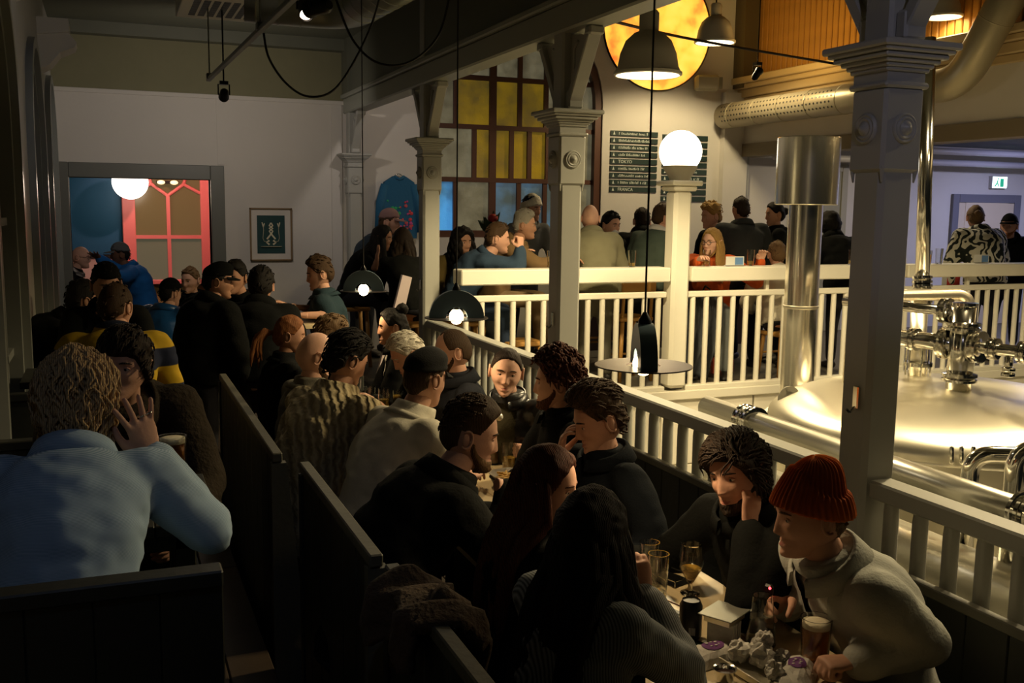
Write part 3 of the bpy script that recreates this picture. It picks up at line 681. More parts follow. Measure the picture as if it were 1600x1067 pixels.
def hat_parts(S, fem, near):
    b = MB(); kd = S['kind']
    if kd == 'beanie':
        nu, nv = (240, 72) if near else (48, 36); D, Fc, ph = dgrid(nu, nv); p0 = skull(D, fem); z = p0[:, 2]
        ln = .036-.055*sstep(.3, 2.6, np.abs(ph)); mask = z-ln; rib = np.cos(ph*S.get('ribs', 38)+2*np.sin(ph)) if near else 0
        T = .013+.0028*rib+.008*sstep(.066, .060, mask)
        V = shell(D, ph, p0, mask, T, .03, .006); k = sstep(.05, .118, V[:, 2]); V[:, 2] += S.get('tall', .035)*k; V[:, 1] -= S.get('slouch', .02)*k
        V[:, :2] *= (1-.05*k)[:, None]; b.add(V, Fc)
        return [('hat', b)]
    nu, nv = (72, 48) if near else (40, 30); D, Fc, ph = dgrid(nu, nv); p0 = skull(D, fem); z = p0[:, 2]
    ln = .046-.03*sstep(.6, 2.8, np.abs(ph)); mask = z-ln
    T = .013+(.012 if kd == 'flat' else .006)*sstep(.02, .06, mask)
    V = shell(D, ph, p0, mask, T, .03, .005)
    if kd == 'flat': V[:, 1] += .02*sstep(.05, .12, V[:, 2])
    if kd == 'bowl': V[:, 2] += .01
    b.add(V, Fc); out = [('hat', b)]
    if kd in ('cap', 'flat', 'backcap'):
        s = -1 if kd == 'backcap' else 1; ln_ = .068 if kd != 'flat' else .045; br = MB(); k = 13; inn = []; ou = []
        for i in range(k):
            a = math.radians(-62+124*i/(k-1)); inn.append((math.sin(a)*.084, math.cos(a)*.100*s)); ou.append((math.sin(a)*.088, s*(math.cos(a)*.105+ln_*math.cos(a*1.35)**.7)))
        zz = .045 if s > 0 else .02
        Vb = [A(x, y, zz-.0) for x, y in inn]+[A(x, y, zz-.012-.006*abs(x)/.08) for x, y in ou]; Vb += [v-A(0, 0, .005) for v in Vb]
        Fb = []
        for i in range(k-1): Fb += [(i, i+1, k+i+1, k+i), (2*k+i, 3*k+i, 3*k+i+1, 2*k+i+1), (k+i, k+i+1, 3*k+i+1, 3*k+i)]
        br.add(Vb, Fb); out.append(('brim', br))
    return out
def beard_mb(fem, near, th, seed):
    nu, nv = (84, 64) if near else (40, 32); D, Fc, ph = dgrid(nu, nv); p0 = face(D, fem); x, y, z = p0.T; a = np.degrees(np.abs(ph))
    up = np.interp(a, [0, 12, 22, 32, 48, 64, 76, 84, 90], [-.047, -.049, -.056, -.064, -.058, -.046, -.024, .004, .004])
    m = np.minimum.reduce([up-z, (88-a)/700, (z+.150)]); lips = gs(x, .023)*gs(z+.0640, .0085)*(a < 40); m = m-.035*lips
    th = th*sstep(0, .03, m)+.0012
    return MB().add(shell(D, ph, p0, m, th+.002*vnoise(p0*140, seed), .006, .008), Fc)

PEOPLE = []
def person(label, hd, face_, pose='sit', seat=.45, floor=0., ha=None, hp=8, hr=0, arms=(None, None), top=None, legs=None, hair=None, hat=None, beard=None,
           skin='fair', fem=0, s=1., build=1., lean=None, hunch=None, glasses=False, extra=None, near=None, group=None, brow=None, sway=0.):
    """hd: (px, py, distance) or world point of the head centre. face_: compass heading of the chest. arms: (left, right) as dicts of wrist point w, hand shape h, palm normal n, finger direction d, elbow hint e"""
    Hc = at(*hd) if len(hd) == 3 and hd[0] > 20 else A(*hd)
    dist = np.linalg.norm(Hc-CAMP)
    near = (dist < 6.2) if near is None else near
    if dist > 8.6 and .3 < floor: s = s*1.09
    a = math.radians(face_); f0 = A(math.sin(a), math.cos(a), 0); r = A(math.cos(a), -math.sin(a), 0)
    la = math.radians(face_ if lean is None else lean); ld = A(math.sin(la), math.cos(la), 0)
    pz = floor+(seat+.10 if pose != 'stand' else .93*min(1.04, max(.82, (Hc[2]-floor)/1.63)))
    Nz = Hc[2]-.150*s; dz = Nz-pz; L = .505*s
    if dz >= L*.99: off = .05; 
    else: off = min(math.sqrt(L*L-dz*dz), .40)
    if hunch is not None: off = hunch
    N = A(Hc[0], Hc[1], Nz)-ld*(.02+.06*min(1, off/.3)); P = A(N[0], N[1], pz)-ld*off+r*sway
    if pose == 'stand': pz = min(pz, Nz-.40); P[2] = pz
    T = nrm(N-P); f = nrm(np.cross(T, r)); 
    if f@f0 < 0: f = -f
    r_ = np.cross(f, T); r = r_
    k = dict(label=label, Hc=Hc, N=N, P=P, T=T, f=f, f0=f0, r=r, s=s, fem=fem, near=near, skin=skin, floor=floor)
    B = build; tl = np.linalg.norm(N-P)
    vox = .016 if near else .024
    def C(t, back=0.): return P+(N-P)*t-f*((.03+.12*off)*math.sin(PI*min(max(t, 0), 1))*(1 if off > .12 else .4)+back)
    prof = [(-.17, .135, .105), (-.08, .165, .118), (.08, .162, .112), (.32, .142-.012*fem, .104), (.58, .157-.012*fem, .118), (.76, .166-.014*fem, .118), (.88, .152-.012*fem, .098), (.96, .10, .078), (1.03, .066, .066), (1.09, .058, .058)]
    def torso(mb, inf, t0=-.2, t1=2, shrink=1.):
        q = [(t, a_, b_) for t, a_, b_ in prof if t0 <= t <= t1]
        mb.loft([C(t) for t, _, _ in q], [((a_*B*s+inf)*shrink, (b_*B*s+inf)*shrink) for _, a_, b_ in q], side=r, n=20)
    shw = (.178-.02*fem)*s*(.5+.5*B); S = [C(.90)+r*sg*shw+f*.008 for sg in (-1, 1)]
    ua, fa = .285*s, .25*s; EL = []; WR = []; HD = []
    for i, sg in enumerate((-1, 1)):
        q = arms[i] or {}
        w = q.get('w')
        if w is None:
            if pose == 'stand' and q.get('hang', True): w = S[i]+r*sg*.06+f0*.10-A(0, 0, .50*s)
            else: w = S[i]+f0*.30-A(0, 0, .36*s)-r*sg*.04
        else:
            w = at(*w) if len(w) == 3 and w[0] > 20 else A(*w)
        v = w-S[i]; d = np.linalg.norm(v); mx = (ua+fa)*.985
        if d > mx: w = S[i]+v/d*mx; d = mx
        if d < .10: w = S[i]+v/max(d, 1e-6)*.10; d = .10
        u = nrm(w-S[i]); ca = (ua*ua+d*d-fa*fa)/(2*ua*d); ca = max(-1, min(1, ca)); hint = A(*q['e']) if 'e' in q else (r*sg*.75-A(0, 0, 1)-f0*.25)
        hint = nrm(hint-(hint@u)*u); E_ = S[i]+u*ua*ca+hint*ua*math.sqrt(max(0, 1-ca*ca)); E_ = A(*q['el']) if 'el' in q else E_; EL.append(E_); WR.append(w)
        hdv = nrm(w-E_) if 'd' not in q else nrm(A(*q['d'])); pn = A(*q['n']) if 'n' in q else ((A(0, 0, -1)) if w[2] > P[2]+.12 else -r*sg)
        HD.append((w, hdv, pn, q.get('h', 'relaxed')))
    HIP = [P+r*sg*.088*s-A(0, 0, .02) for sg in (-1, 1)]; KN = []; AN = []
    for i, sg in enumerate((-1, 1)):
        if pose == 'stand':
            KN.append(A(HIP[i][0], HIP[i][1], (HIP[i][2]+floor+.08)/2)+f0*.02+r*sg*.012); AN.append(A(HIP[i][0], HIP[i][1], floor+.085)+r*sg*.03-f0*.02)
        else:
            kn = HIP[i]+f0*.40*s+r*sg*.05; kn[2] = min(HIP[i][2], floor+.56*s+max(0, seat-.45)); KN.append(kn); an = kn-A(0, 0, .42*s)+f0*.03; an[2] = max(an[2], floor+.085); 
            if seat < .6: an[2] = floor+.085
            AN.append(an)
    # body (skin) under the clothes
    b = MB(); torso(b, -.012, shrink=.93); b.loft([N-T*.06, N+(Hc-N)*.30+T*.0, Hc-A(0, 0, .045)-f*.012*0], [.066*s, .056*s*(1-.1*fem), .054*s*(1-.1*fem)], n=14)
    for i in (0, 1):
        th = 1-.14*fem
        b.caps(S[i], EL[i], .046*s*th*B, .038*s*th, 12); b.caps(EL[i], WR[i], .038*s*th, .026*s*th, 12)
        b.caps(HIP[i], KN[i], .075*s, .052*s, 12); b.caps(KN[i], AN[i], .050*s, .036*s, 12)
    k['body'] = job(b, vox, 4)
    tp = top or dict(mat=cloth('black', (.012, .012, .013))); k['top'] = []
    def garment(inf, sleeve, hem, neck=2.):
        g = MB(); torso(g, inf, hem, neck)
        for i, sg in enumerate((-1, 1)):
            g.caps(C(.86)+r*sg*.09*s, S[i], .062*s*B+inf*.6, .056*s*B+inf, 12)
            if sleeve == 'none': continue
            th = 1-.14*fem
            if sleeve == 'short': e2 = S[i]+(EL[i]-S[i])*.72; g.caps(S[i], e2, .055*s*B*th+inf, .052*s*th+inf*1.4, 12)
            else:
                g.caps(S[i], EL[i], .054*s*B*th+inf, .045*s*th+inf*1.15, 14)
                w2 = EL[i]+(WR[i]-EL[i])*(.93 if sleeve == 'long' else .45); g.caps(EL[i], w2, .045*s*th+inf*1.15, (.034 if sleeve == 'long' else .042)*s*th+inf*.8, 14)
        return g
    inf = tp.get('loose', .014)
    k['top'].append((tp.get('name', 'shirt'), job(garment(inf, tp.get('sleeve', 'long'), -.12 if tp.get('hem', 0) == 0 else -.2), .0125 if near else .022, 4), tp['mat'], tp.get('open'), inf))
    if tp.get('open'): k['top'].append((tp.get('inner_name', 'inner_shirt'), job(garment(.004, 'none', -.12), .0135 if near else .021, 4), tp['inner'], None, .004))
    g = MB()
    g.loft([C(-.16), C(-.06), C(.10)], [(.155*B*s, .122*B*s), (.172*B*s, .128*B*s), (.160*B*s, .118*B*s)], side=r, n=18)
    for i in (0, 1): g.caps(HIP[i], KN[i], .088*s, .064*s, 12); g.caps(KN[i], AN[i]+A(0, 0, .02), .062*s, .05*s, 12)
    k['legs'] = job(g, .02 if near else .028, 4)
    k.update(S=S, EL=EL, WR=WR, HD=HD, KN=KN, AN=AN, C=C, tp=tp, legm=legs or cloth('charcoal_trousers', (.018, .018, .022)), hair=hair, hat=hat, beard=beard, ha=face_ if ha is None else ha, hp=hp, hr=hr, glasses=glasses, extra=extra, group=group, brow=brow, B=B, pose=pose)
    PEOPLE.append(k)
EYEW = mat('eye_white', (.62, .56, .50), .25); EYED = mat('eye_iris', (.02, .013, .008), .15); LIP = mat('lips', (.40, .15, .12), .45)
SHOEM = mat('dark_leather', (.02, .017, .015), .5, bump=.1)
def finish_people():
    for pi, k in enumerate(PEOPLE):
        near, fem, s = k['near'], k['fem'], k['s']; root = thing('person', k['label'], 'person', (k['P'][0], k['P'][1], k['floor']), k['group'])
        Hc, N, T, f, r = k['Hc'], k['N'], k['T'], k['f'], k['r']; R = rotm(k['ha'], k['hp'], k['hr']); sc = s*1.0
        hairc = (k['hair'] or {}).get('col', 'dark'); hm = hairmat(hairc, HC[hairc]); sk = skinmat(k['skin'])
        lipm = mat('lips_dark', (.16, .06, .045), .45) if k['skin'] == 'brown' else LIP
        b = MB(); V, Fq = RES[k['body']]; b.add(V, [tuple(q) for q in Fq])
        # head
        D, Fc, ph = dgrid(*((84, 72) if near else (36, 32))); p = face(D, fem)
        lips = (gs(p[:, 0], .021)*gs(p[:, 2]+.064, .0085) > .42) & (D[:, 1] > .3)
        mi = [1 if all(lips[i] for i in q) and len(q) == 4 else 0 for q in Fc]
        o = b.n; b.v.append((p*sc)@R+Hc); b.n += len(p); b.f += [tuple(i+o for i in q) for q in Fc]; b.m += mi
        for sd in (-1, 1):
            e = ear(sd); v, ff, _ = e.arrays(); b.add((v*sc)@R+Hc, ff)
            yy = np.interp(.031, [0, .0765], [.095, .05])
            ed = A(sd*.031, .0, .006); i = np.argmin(np.linalg.norm(p[:, [0, 2]]-ed[[0, 2]], axis=1)+(D[:, 1] < .2)*9); ec = A(sd*.031, p[i, 1]-.0065, .006)
            ev = MB().ball(ec, (.0125, .0105, .0082) if near else (.012, .010, .007), 14 if near else 8); v, ff, _ = ev.arrays(); b.add((v*sc)@R+Hc, ff, 2)
            iv = MB().ball(ec+A(0, .0068, -.0005), (.0058, .0045, .0062), 10 if near else 6); v, ff, _ = iv.arrays(); b.add((v*sc)@R+Hc, ff, 3)
            if near:
                lid = [A(sd*(.031+.0145*t), ec[1]+.0085-.004*abs(t), .0118-.0045*t*t) for t in (-1, -.5, 0, .5, 1)]
                v, ff, _ = MB().loft(lid, [.0018, .003, .0032, .003, .0018], n=6).arrays(); b.add((v*sc)@R+Hc, ff, 0)
            bp_ = []
            for t in (-1, -.4, .3, 1):
                x = sd*(.032+.018*t*sd*sd); z = .0265+.003*(1-t*t)-.002*max(t, 0); j = np.argmin((p[:, 0]-x)**2+(p[:, 2]-z)**2+(D[:, 1] < .2)*9); bp_.append(A(x, p[j, 1]+.0005, z))
            v, ff, _ = MB().loft(bp_, [.0022, .0036, .0034, .0014], n=6).arrays(); b.add((v*sc)@R+Hc, ff, 4)
        # hands
        for i in (0, 1):
            w, d, pn, gsn = k['HD'][i]; V, Fq = RES[(HJ if near else HJF)[gsn]]; V = V*(A(1 if i else -1, 1, 1))*s*(1-.08*fem)
            y = nrm(d); z = -pn; z = nrm(z-(z@y)*y); x = np.cross(y, z); Vw = V@np.array([x, y, z])+w
            ff = [tuple(q) if i else tuple(q)[::-1] for q in Fq]
            if near or k['WR'][i][2] > k['P'][2]+.1: b.add(Vw, ff)
        bo = b.build('body', [sk, lipm, EYEW, EYED, hairmat('brow_'+(k['brow'] or hairc), HC[k['brow'] or hairc])], root, True)
        # clothes
        topo = hato = None
        for nm, j, mt_, op, inf in k['top']:
            V, Fq = RES[j]; V = V.copy(); Fq = np.asarray(Fq)
            loc = V-k['P']; q = np.stack([loc@r, loc@f, loc@T], -1)
            am = k['tp'].get('wrinkle', .008)*1.3
            d_ = vnoise(q*A(9, 9, 16)+pi*7, pi)*am+vnoise(q*A(22, 22, 34)+pi, pi+9)*am*.5
            nv = V-(k['P']+np.outer(q[:, 2], T)); V = V+nrm_rows(nv)*d_[:, None]
            fl_ = Fq
            if op:
                w0, w1, tz = op; tl = np.linalg.norm(N-k['P']); h = q[:, 2]/tl; ww = w0+(w1-w0)*np.clip(h, 0, 1)
                hide = (q[:, 1] > .02) & (np.abs(q[:, 0]) < ww) & (h > tz) & (h < 1.04); fl_ = Fq[~hide[Fq].all(axis=1)]
            g = MB().add(V, fl_.tolist()); go = g.build(nm, mt_, root, True); topo = go if j == k['top'][0][1] else topo
        tp = k['tp']; col = tp.get('collar')
        if col:
            g = MB(); rad = (.088 if col != 'hood' else .098)*s*(.5+.5*k['B'])*(1-.06*fem)+k['top'][0][4]*.35; nrg = 26; gap = {'shirt': 28, 'band': 0, 'hood': 40, 'lapel': 40, 'high': 12}[col]; hgt = {'shirt': .056, 'band': .018, 'hood': .055, 'lapel': .06, 'high': .075}[col]*s
            base = N-T*.002; nd = nrm((Hc-A(0, 0, .05))-N); seq = []
            for j in range(nrg+1):
                a = math.radians(gap/2+(360-gap)*j/nrg); back = (1-math.cos(a))/2
                d = f*math.cos(a)+r*math.sin(a); p0 = base+d*rad*1.10-T*.022*(1-back); p1 = base+d*rad*.93+nd*hgt*(.5+.6*back)-T*.010*(1-back); p2 = p1+d*.012-nd*.002; p3 = p0+d*.016+nd*hgt*.15-T*.008; seq += [p0, p1, p2, p3]
            Fc2 = []
            for j in range(nrg):
                for q in range(4): Fc2.append((j*4+q, j*4+(q+1) % 4, j*4+4+(q+1) % 4, j*4+4+q))
            if gap: Fc2 += [(0, 1, 2, 3), (nrg*4+3, nrg*4+2, nrg*4+1, nrg*4)]
            g.add(seq, Fc2)
            if col == 'hood': g.ball(base-f*.075*s-T*.02, (.10*s, .06*s, .07*s), 18, ax=np.array([r, f, T]))
            g.build('hood' if col == 'hood' else 'collar', tp.get('cmat', tp['mat']), topo, True)
        V, Fq = RES[k['legs']]; MB().add(V, np.asarray(Fq).tolist()).build('trousers', k['legm'], root, True)
        for i in (0, 1):
            an = k['AN'][i]; f0 = k['f0']; z0 = an[2]-.085
            MB().loft([an-f0*.06-A(0, 0, .045), an-f0*.02-A(0, 0, .035), an+f0*.07-A(0, 0, .048), an+f0*.15-A(0, 0, .058), an+f0*.19-A(0, 0, .066)], [(.028, .030), (.040, .048), (.042, .036), (.045, .026), (.02, .014)], side=k['r'], n=12).build('shoe', SHOEM, root, True)
        # hair, hats, beards
        H = k['hair']
        if H:
            hb = hair_parts(H, fem, near, pi+11); v, ff, mm = hb.arrays(); g = MB().add((v*sc)@R+Hc, ff)
            if H.get('fall'):
                cb = curtain(H, fem, near, pi, R, Hc, (N, r, f, T)); v, ff, mm = cb.arrays(); g.add(v, ff)
            if H.get('tail'):
                p0 = A(*H['tail'][0]); P_ = [p0, p0+A(0, -.05, .005), p0+A(0, -.085, -.04), p0+A(0, -.085, -.11), p0+A(0, -.07, -.17)]; P_ = [(q*sc)@R+Hc for q in P_]
                for _ in range(14): jt = RNG.normal(0, .010, 3); g.loft([P_[0]]+[q+jt*(1+i) *.6 for i, q in enumerate(P_[1:])], [.010, .020, .020, .014, .004], n=6)
            g.build('hair', hm, root, True)
        if k['hat']:
            for nm, g in hat_parts(k['hat'], fem, near):
                v, ff, _ = g.arrays(); MB().add((v*sc)@R+Hc, ff).build(nm, k['hat']['mat'], root if nm == 'hat' else hato, True); hato = hato or root.children[-1]
        if k['beard']:
            v, ff, _ = beard_mb(fem, near, k['beard'][1], pi).arrays(); bh = hairmat(k['beard'][0], HC[k['beard'][0]]); MB().add((v*sc)@R+Hc, ff).build('beard', bh, root, True)
        if k['glasses']:
            g = MB()
            for sd in (-1, 1):
                g.loft([A(sd*.032+.023*math.cos(a), .098, .004+.019*math.sin(a)) for a in np.linspace(0, 2*PI, 16, endpoint=False)], .0022, n=5, closed=True)
                g.loft([A(sd*.055, .097, .010), A(sd*.078, .05, .012), A(sd*.080, -.01, .010)], .0022, n=5)
            g.loft([A(-.01, .1, .006), A(0, .103, .009), A(.01, .1, .006)], .002, n=5); v, ff, _ = g.arrays(); MB().add((v*sc)@R+Hc, ff).build('glasses', BLACKP, root, True)
        if k['extra']: k['extra'](k, root, R, sc)
BLK = cloth('black', (.005, .0055, .0055), spec=.1); BLK2 = cloth('black_coat', (.007, .0075, .007), bscale=90, spec=.1); NAVY = cloth('navy', (.006, .008, .011), spec=.1); JEAN = cloth('jeans', (.035, .055, .10)); GRYJ = cloth('pale_jeans', (.20, .22, .22))
LEATH = mat('black_leather', (.012, .012, .012), .33, bump=.3, bscale=35)
def sht(m_, **k): return dict(mat=m_, collar='shirt', **k)
SHORT = dict(style='short', side=.006, top=.022, lump=.004, locks=260, len=.034, lift=.10, mess=.2)
def hs(col, **k): d = dict(SHORT, col=col); d.update(k); return d
BALD = dict(style='short', line='reced', col='brown', side=.001, top=-.02, lump=.0005)
# ---------------- the near table, rail side
def vape(k, root, R, sc):
    pass
person('man in ribbed orange beanie and light grey jacket over white T-shirt', (1268, 803, 2.75), -85, ha=-72, hp=10, build=1.08, skin='fair', hunch=.22,
       top=dict(mat=cloth('grey_twill', (.42, .42, .38), bscale=120), collar='lapel', loose=.024, open=(.055, .085, .15), inner=cloth('white_tee', (.55, .54, .50)), name='jacket', wrinkle=.009),
       legs=NAVY, hair=hs('light', top=.006, side=.004, locks=60, len=.02), hat=dict(kind='beanie', mat=wave_mat('orange_rib_knit', (.36, .07, .009), (.64, .165, .022), 1.0, 'Z', .95, 2.), tall=.030, slouch=.03),
       arms=(dict(w=(1.79, 1.97, .83), el=(2.0, 1.95, .86), h='fist', n=(0, 0, -1), d=(-.9, .15, 0)), dict(w=(1.83, 2.31, .85), h='grip', n=(-.3, -.8, -.3), d=(-.9, -.15, .12))))
person('bearded man in black coat resting his cheek on his hand by the rail', (1152, 737, 3.15), -95, ha=-112, hp=12, hr=10, beard=('dark', .006), skin='fair',
       top=dict(mat=BLK2, collar='high', loose=.022, name='coat'), hair=dict(style='mop', col='dark', side=.018, top=.022, lump=.009, freq=24, locks=650, len=.085, comb=(.7, -.5, -.3), grav=.10, lift=.0, wave=.0025, mess=.12, rad=.0032),
       arms=(dict(w=(1.80, 2.475, 1.035), el=(1.70, 2.33, .84), h='cheek', n=(-.1, .9, .3), d=(.22, .22, 1)), dict(w=(1.52, 2.86, .83), h='relaxed')))
person('man in dark shirt leaning his temple on his hand, beside the curly-haired man', (937, 655, 3.75), -95, ha=-82, hp=22, skin='fair',
       top=sht(NAVY, loose=.018), hair=hs('brown', top=.034, quiff=.012, locks=260, len=.05, comb=(.3, -.6, .1)),
       arms=(dict(w=(1.52, 2.98, .83), h='relaxed'), dict(w=(1.56, 3.36, 1.06), el=(1.50, 3.42, .83), h='cheek', n=(.8, -.5, .1), d=(.18, -.12, 1))))
person('man with bushy red-brown curls seen from behind, next to the second column', (872, 597, 4.3), -85, ha=-62, hp=6, skin='fair', beard=('auburn', .004),
       top=sht(BLK, loose=.018), hair=dict(style='mop', line='short', col='auburn', side=.020, top=.036, lump=.012, freq=38, locks=420, len=.05, wave=.008, lift=.25, mess=.5, grav=.25, rad=.0055))
person('woman facing us in black leather jacket with a round pendant', (791, 581, 4.8), -140, ha=-158, hp=6, hr=-6, fem=1, s=.95, skin='pale',
       top=dict(mat=LEATH, collar='lapel', loose=.022, open=(.085, .075, -.1), inner=cloth('olive_top', (.05, .045, .025)), name='jacket'), hair=dict(style='tied', col='dark', side=.005, top=.008, lump=.002, bun=(0, -.115, .01), bunr=.035), arms=(dict(w=(1.83, 4.22, .86), h='grip', n=(-.5, .6, 0), d=(-.75, .55, .05)), None),
       extra=lambda k, root, R, sc: MB().ball(k['N']+k['f']*.135-k['T']*.045, (.020, .020, .020), 16).build('pendant', mat('pearl_disc', (.75, .72, .62), .25, .2), root, True))
person('balding man in dark shirt with profile to the left, against the railing', (708, 549, 5.2), -90, ha=-78, hp=10, skin='fair', beard=('brown', .002), top=sht(cloth('dark_shirt', (.014, .016, .022)), loose=.016), hair=dict(style='short', line='reced', col='brown', side=.003, top=.002, lump=.001))
person('silver-haired man in black shirt bending over his plate', (637, 553, 5.85), -80, ha=-92, hp=34, skin='fair', top=sht(BLK, loose=.016), hair=hs('silver', top=.024, side=.012, locks=120, len=.05),
       arms=(dict(w=(1.45, 5.45, .84), h='grip'), dict(w=(1.45, 5.78, .85), h='grip')))
person('woman with dark hair in a high bun and big earrings, in profile', (614, 511, 6.4), -80, ha=-78, hp=6, fem=1, s=.95, skin='tan', top=dict(mat=BLK, collar='lapel', loose=.018, open=(.04, .07, .2), inner=cloth('white_shirt', (.55, .53, .48)), name='jacket'),
       hair=dict(style='tied', col='black', side=.010, top=.016, lump=.004, bun=(0, -.075, .115), bunr=.042), near=True,
       extra=lambda k, root, R, sc: [MB().ball(A(sd*.084, -.006, -.050)@R+k['Hc'], (.013, .013, .013), 12).build('earring', mat('cream_earring', (.75, .70, .58), .3), root, True) for sd in (-1, 1)])
# ---------------- the near table, aisle side
person('woman with very long black hair, back turned, striped shirt sleeves', (922, 838, 2.5), 70, ha=55, hp=8, fem=1, s=.95, skin='fair', build=1.02,
       top=dict(mat=wave_mat('fine_grey_stripes', (.06, .07, .08), (.30, .32, .33), 46, 'X', .9, .4), collar='shirt', sleeve='long', loose=.022, wrinkle=.009),
       hair=dict(style='long', col='black', side=.020, top=.020, lump=.004, fall=.62, arc=(35, 180), lockr=.020, wave=.003),
       arms=(dict(w=(1.34, 2.5, .84), h='relaxed'), dict(w=(1.295, 2.235, .985), el=(1.33, 2.06, .83), h='grip', n=(.2, .9, 0), d=(-.1, .35, 1))))
person('woman with long auburn hair, face turned to the right over the table', (853, 757, 2.95), 88, ha=130, hp=12, fem=1, s=.95, skin='pale', top=dict(mat=BLK, collar='band', loose=.018),
       hair=dict(style='long', col='auburn', side=.014, top=.014, lump=.003, fall=.42, arc=(72, 180), lockr=.015, wave=.004))
person('bearded man in black shirt leaning in with one hand hanging over the table', (733, 678, 3.4), 85, ha=104, hp=16, build=1.14, skin='pale', hunch=.30, beard=('light', .008), top=sht(BLK2, loose=.020),
       hair=dict(style='short', col='brown', side=.003, top=.020, lump=.002, quiff=.008, locks=160, len=.03, lockmin=.075, comb=(0, -.6, .2)), arms=(dict(w=(1.42, 3.40, .84), h='relaxed', n=(0, -.3, -1), d=(.8, -.5, -.1)), dict(w=(1.235, 3.06, 1.06), el=(1.16, 2.93, .86), h='relaxed', n=(-.2, .5, -.8), d=(.80, .12, -.30))))
person('man in cream T-shirt and backwards black cap leaning on the table', (663, 592, 4.2), 72, ha=62, hp=14, build=1.06, skin='fair', hunch=.22, top=dict(mat=cloth('cream_tee', (.60, .56, .46), bump=.15), collar='band', sleeve='short', loose=.022, hem=1, wrinkle=.010), legs=NAVY,
       hair=hs('brown', side=.003, top=.003, locks=0, lump=.001), hat=dict(kind='flat', mat=cloth('black_cap', (.012, .012, .012))), arms=(dict(w=(1.42, 4.35, .83), h='relaxed'), dict(w=(1.42, 3.95, .84), h='relaxed')))
person('man in chunky beige cable-knit sweater, back to us, head bowed', (541, 563, 4.5), 58, ha=72, hp=26, build=1.14, skin='tan', hunch=.20, top=dict(mat=wave_mat('cable_knit', (.25, .20, .115), (.46, .385, .24), 9, 'X', .95, 3.5, bump=1.0, dscale=3.), collar='band', loose=.028, wrinkle=.010), hair=hs('black', top=.030, side=.010, locks=170, len=.055),
       arms=(dict(w=(1.32, 4.75, .86), h='grip'), dict(w=(1.36, 4.30, .84), h='relaxed')))
person('bald man in grey top beside the cable-knit sweater', (492, 556, 4.95), 75, ha=82, hp=20, skin='pale', top=dict(mat=cloth('grey_top', (.12, .11, .085)), collar='band', loose=.018), beard=('brown', .001), brow='brown')
person('person with tousled light brown hair peeking behind the bald man', (516, 530, 5.55), 80, ha=70, hp=14, skin='fair', top=dict(mat=BLK, collar='band'), hair=hs('light', top=.026, locks=120))
person('woman with coppery ponytail in dark top at the end of the table', (452, 524, 5.9), 85, ha=98, hp=10, fem=1, s=.95, skin='tan', top=dict(mat=BLK, collar='band', loose=.02), hair=dict(style='tied', col='ginger', side=.007, top=.012, lump=.003, tail=[(0, -.095, .0)]))
# ---------------- the raised aisle, left
def rings(k, root, R, sc):
    w, d, pn, g_ = k['HD'][1]; y = nrm(d); z = -pn; z = nrm(z-(z@y)*y); x = np.cross(y, z)
    for q in (.0115, .031): MB().loft([w+x*(q+.0105*math.cos(a))+y*.108+z*(.0105*math.sin(a)+.001) for a in np.linspace(0, 2*PI, 14, endpoint=False)], .0022, n=6, closed=True).build('finger_ring', CHROME, root, True)
person('man with blond wavy hair in pale blue striped shirt, back to us', (118, 626, 2.66), 6, floor=DZ, ha=16, hp=6, build=1.04, skin='fair', top=dict(mat=wave_mat('blue_pinstripe', (.24, .36, .50), (.44, .56, .70), 105, 'Z', .9, .6), collar='shirt', loose=.022, wrinkle=.008),
       legs=NAVY, hair=dict(style='mop', line='mop', col='blond', side=.020, top=.024, lump=.014, freq=20, locks=620, len=.11, wave=.009, comb=(0, -.4, -.8), grav=.12, lift=.05, mess=.22, rad=.0042),
       arms=(dict(w=(-.22, 3.05, 1.14), h='relaxed'), dict(w=(.085, 2.79, 1.315), el=(.225, 2.72, 1.13), h='open', n=(-.45, .85, .1), d=(-.30, -.05, 1))), extra=rings)
person('dark-haired young man facing us with fringe, dark fur-collared jacket', (194, 572, 3.4), 176, floor=DZ, ha=200, hp=2, hr=-4, skin='fair', build=1.08, top=dict(mat=cloth('dark_brown_fleece', (.028, .020, .012), bump=.8, bscale=60), collar='high', loose=.034, name='jacket'),
       hair=dict(style='fringe', col='dark', side=.014, top=.024, lump=.006, locks=260, len=.04, comb=(.2, .8, -.3), grav=.05, lift=.05, lockmin=.03, rad=.0035))
person('person in yellow and navy striped rugby shirt with cropped hair', (180, 480, 5.0), 4, floor=DZ, ha=30, hp=14, build=1.1, skin='fair', top=dict(mat=wave_mat('rugby_stripes', (.010, .014, .035), (.42, .27, .015), 1.6, 'Z', .9, .3, sharp=.5, phase=2.6), collar='shirt', loose=.024), hair=dict(style='short', col='brown', side=.004, top=.008, lump=.001, locks=40, len=.02))
person('dark silhouette in a black hat behind the striped rugby shirt', (166, 446, 5.9), 176, floor=DZ, ha=170, hp=12, skin='tan', top=sht(BLK, loose=.022), hair=hs('black'), hat=dict(kind='bowl', mat=BLK))
person('dark silhouette in black hooded coat at the left wall', (128, 470, 6.3), 100, floor=DZ, seat=.42, ha=60, skin='tan', top=dict(mat=BLK2, collar='hood', loose=.03), hair=hs('black'))
person('bald man with glasses in dark jacket standing in the doorway', (126, 402, 11.0), 100, pose='stand', ha=105, hp=8, skin='pale', top=sht(BLK, loose=.022, cmat=cloth('white_collar', (.5, .48, .45))), glasses=True, hair=None)
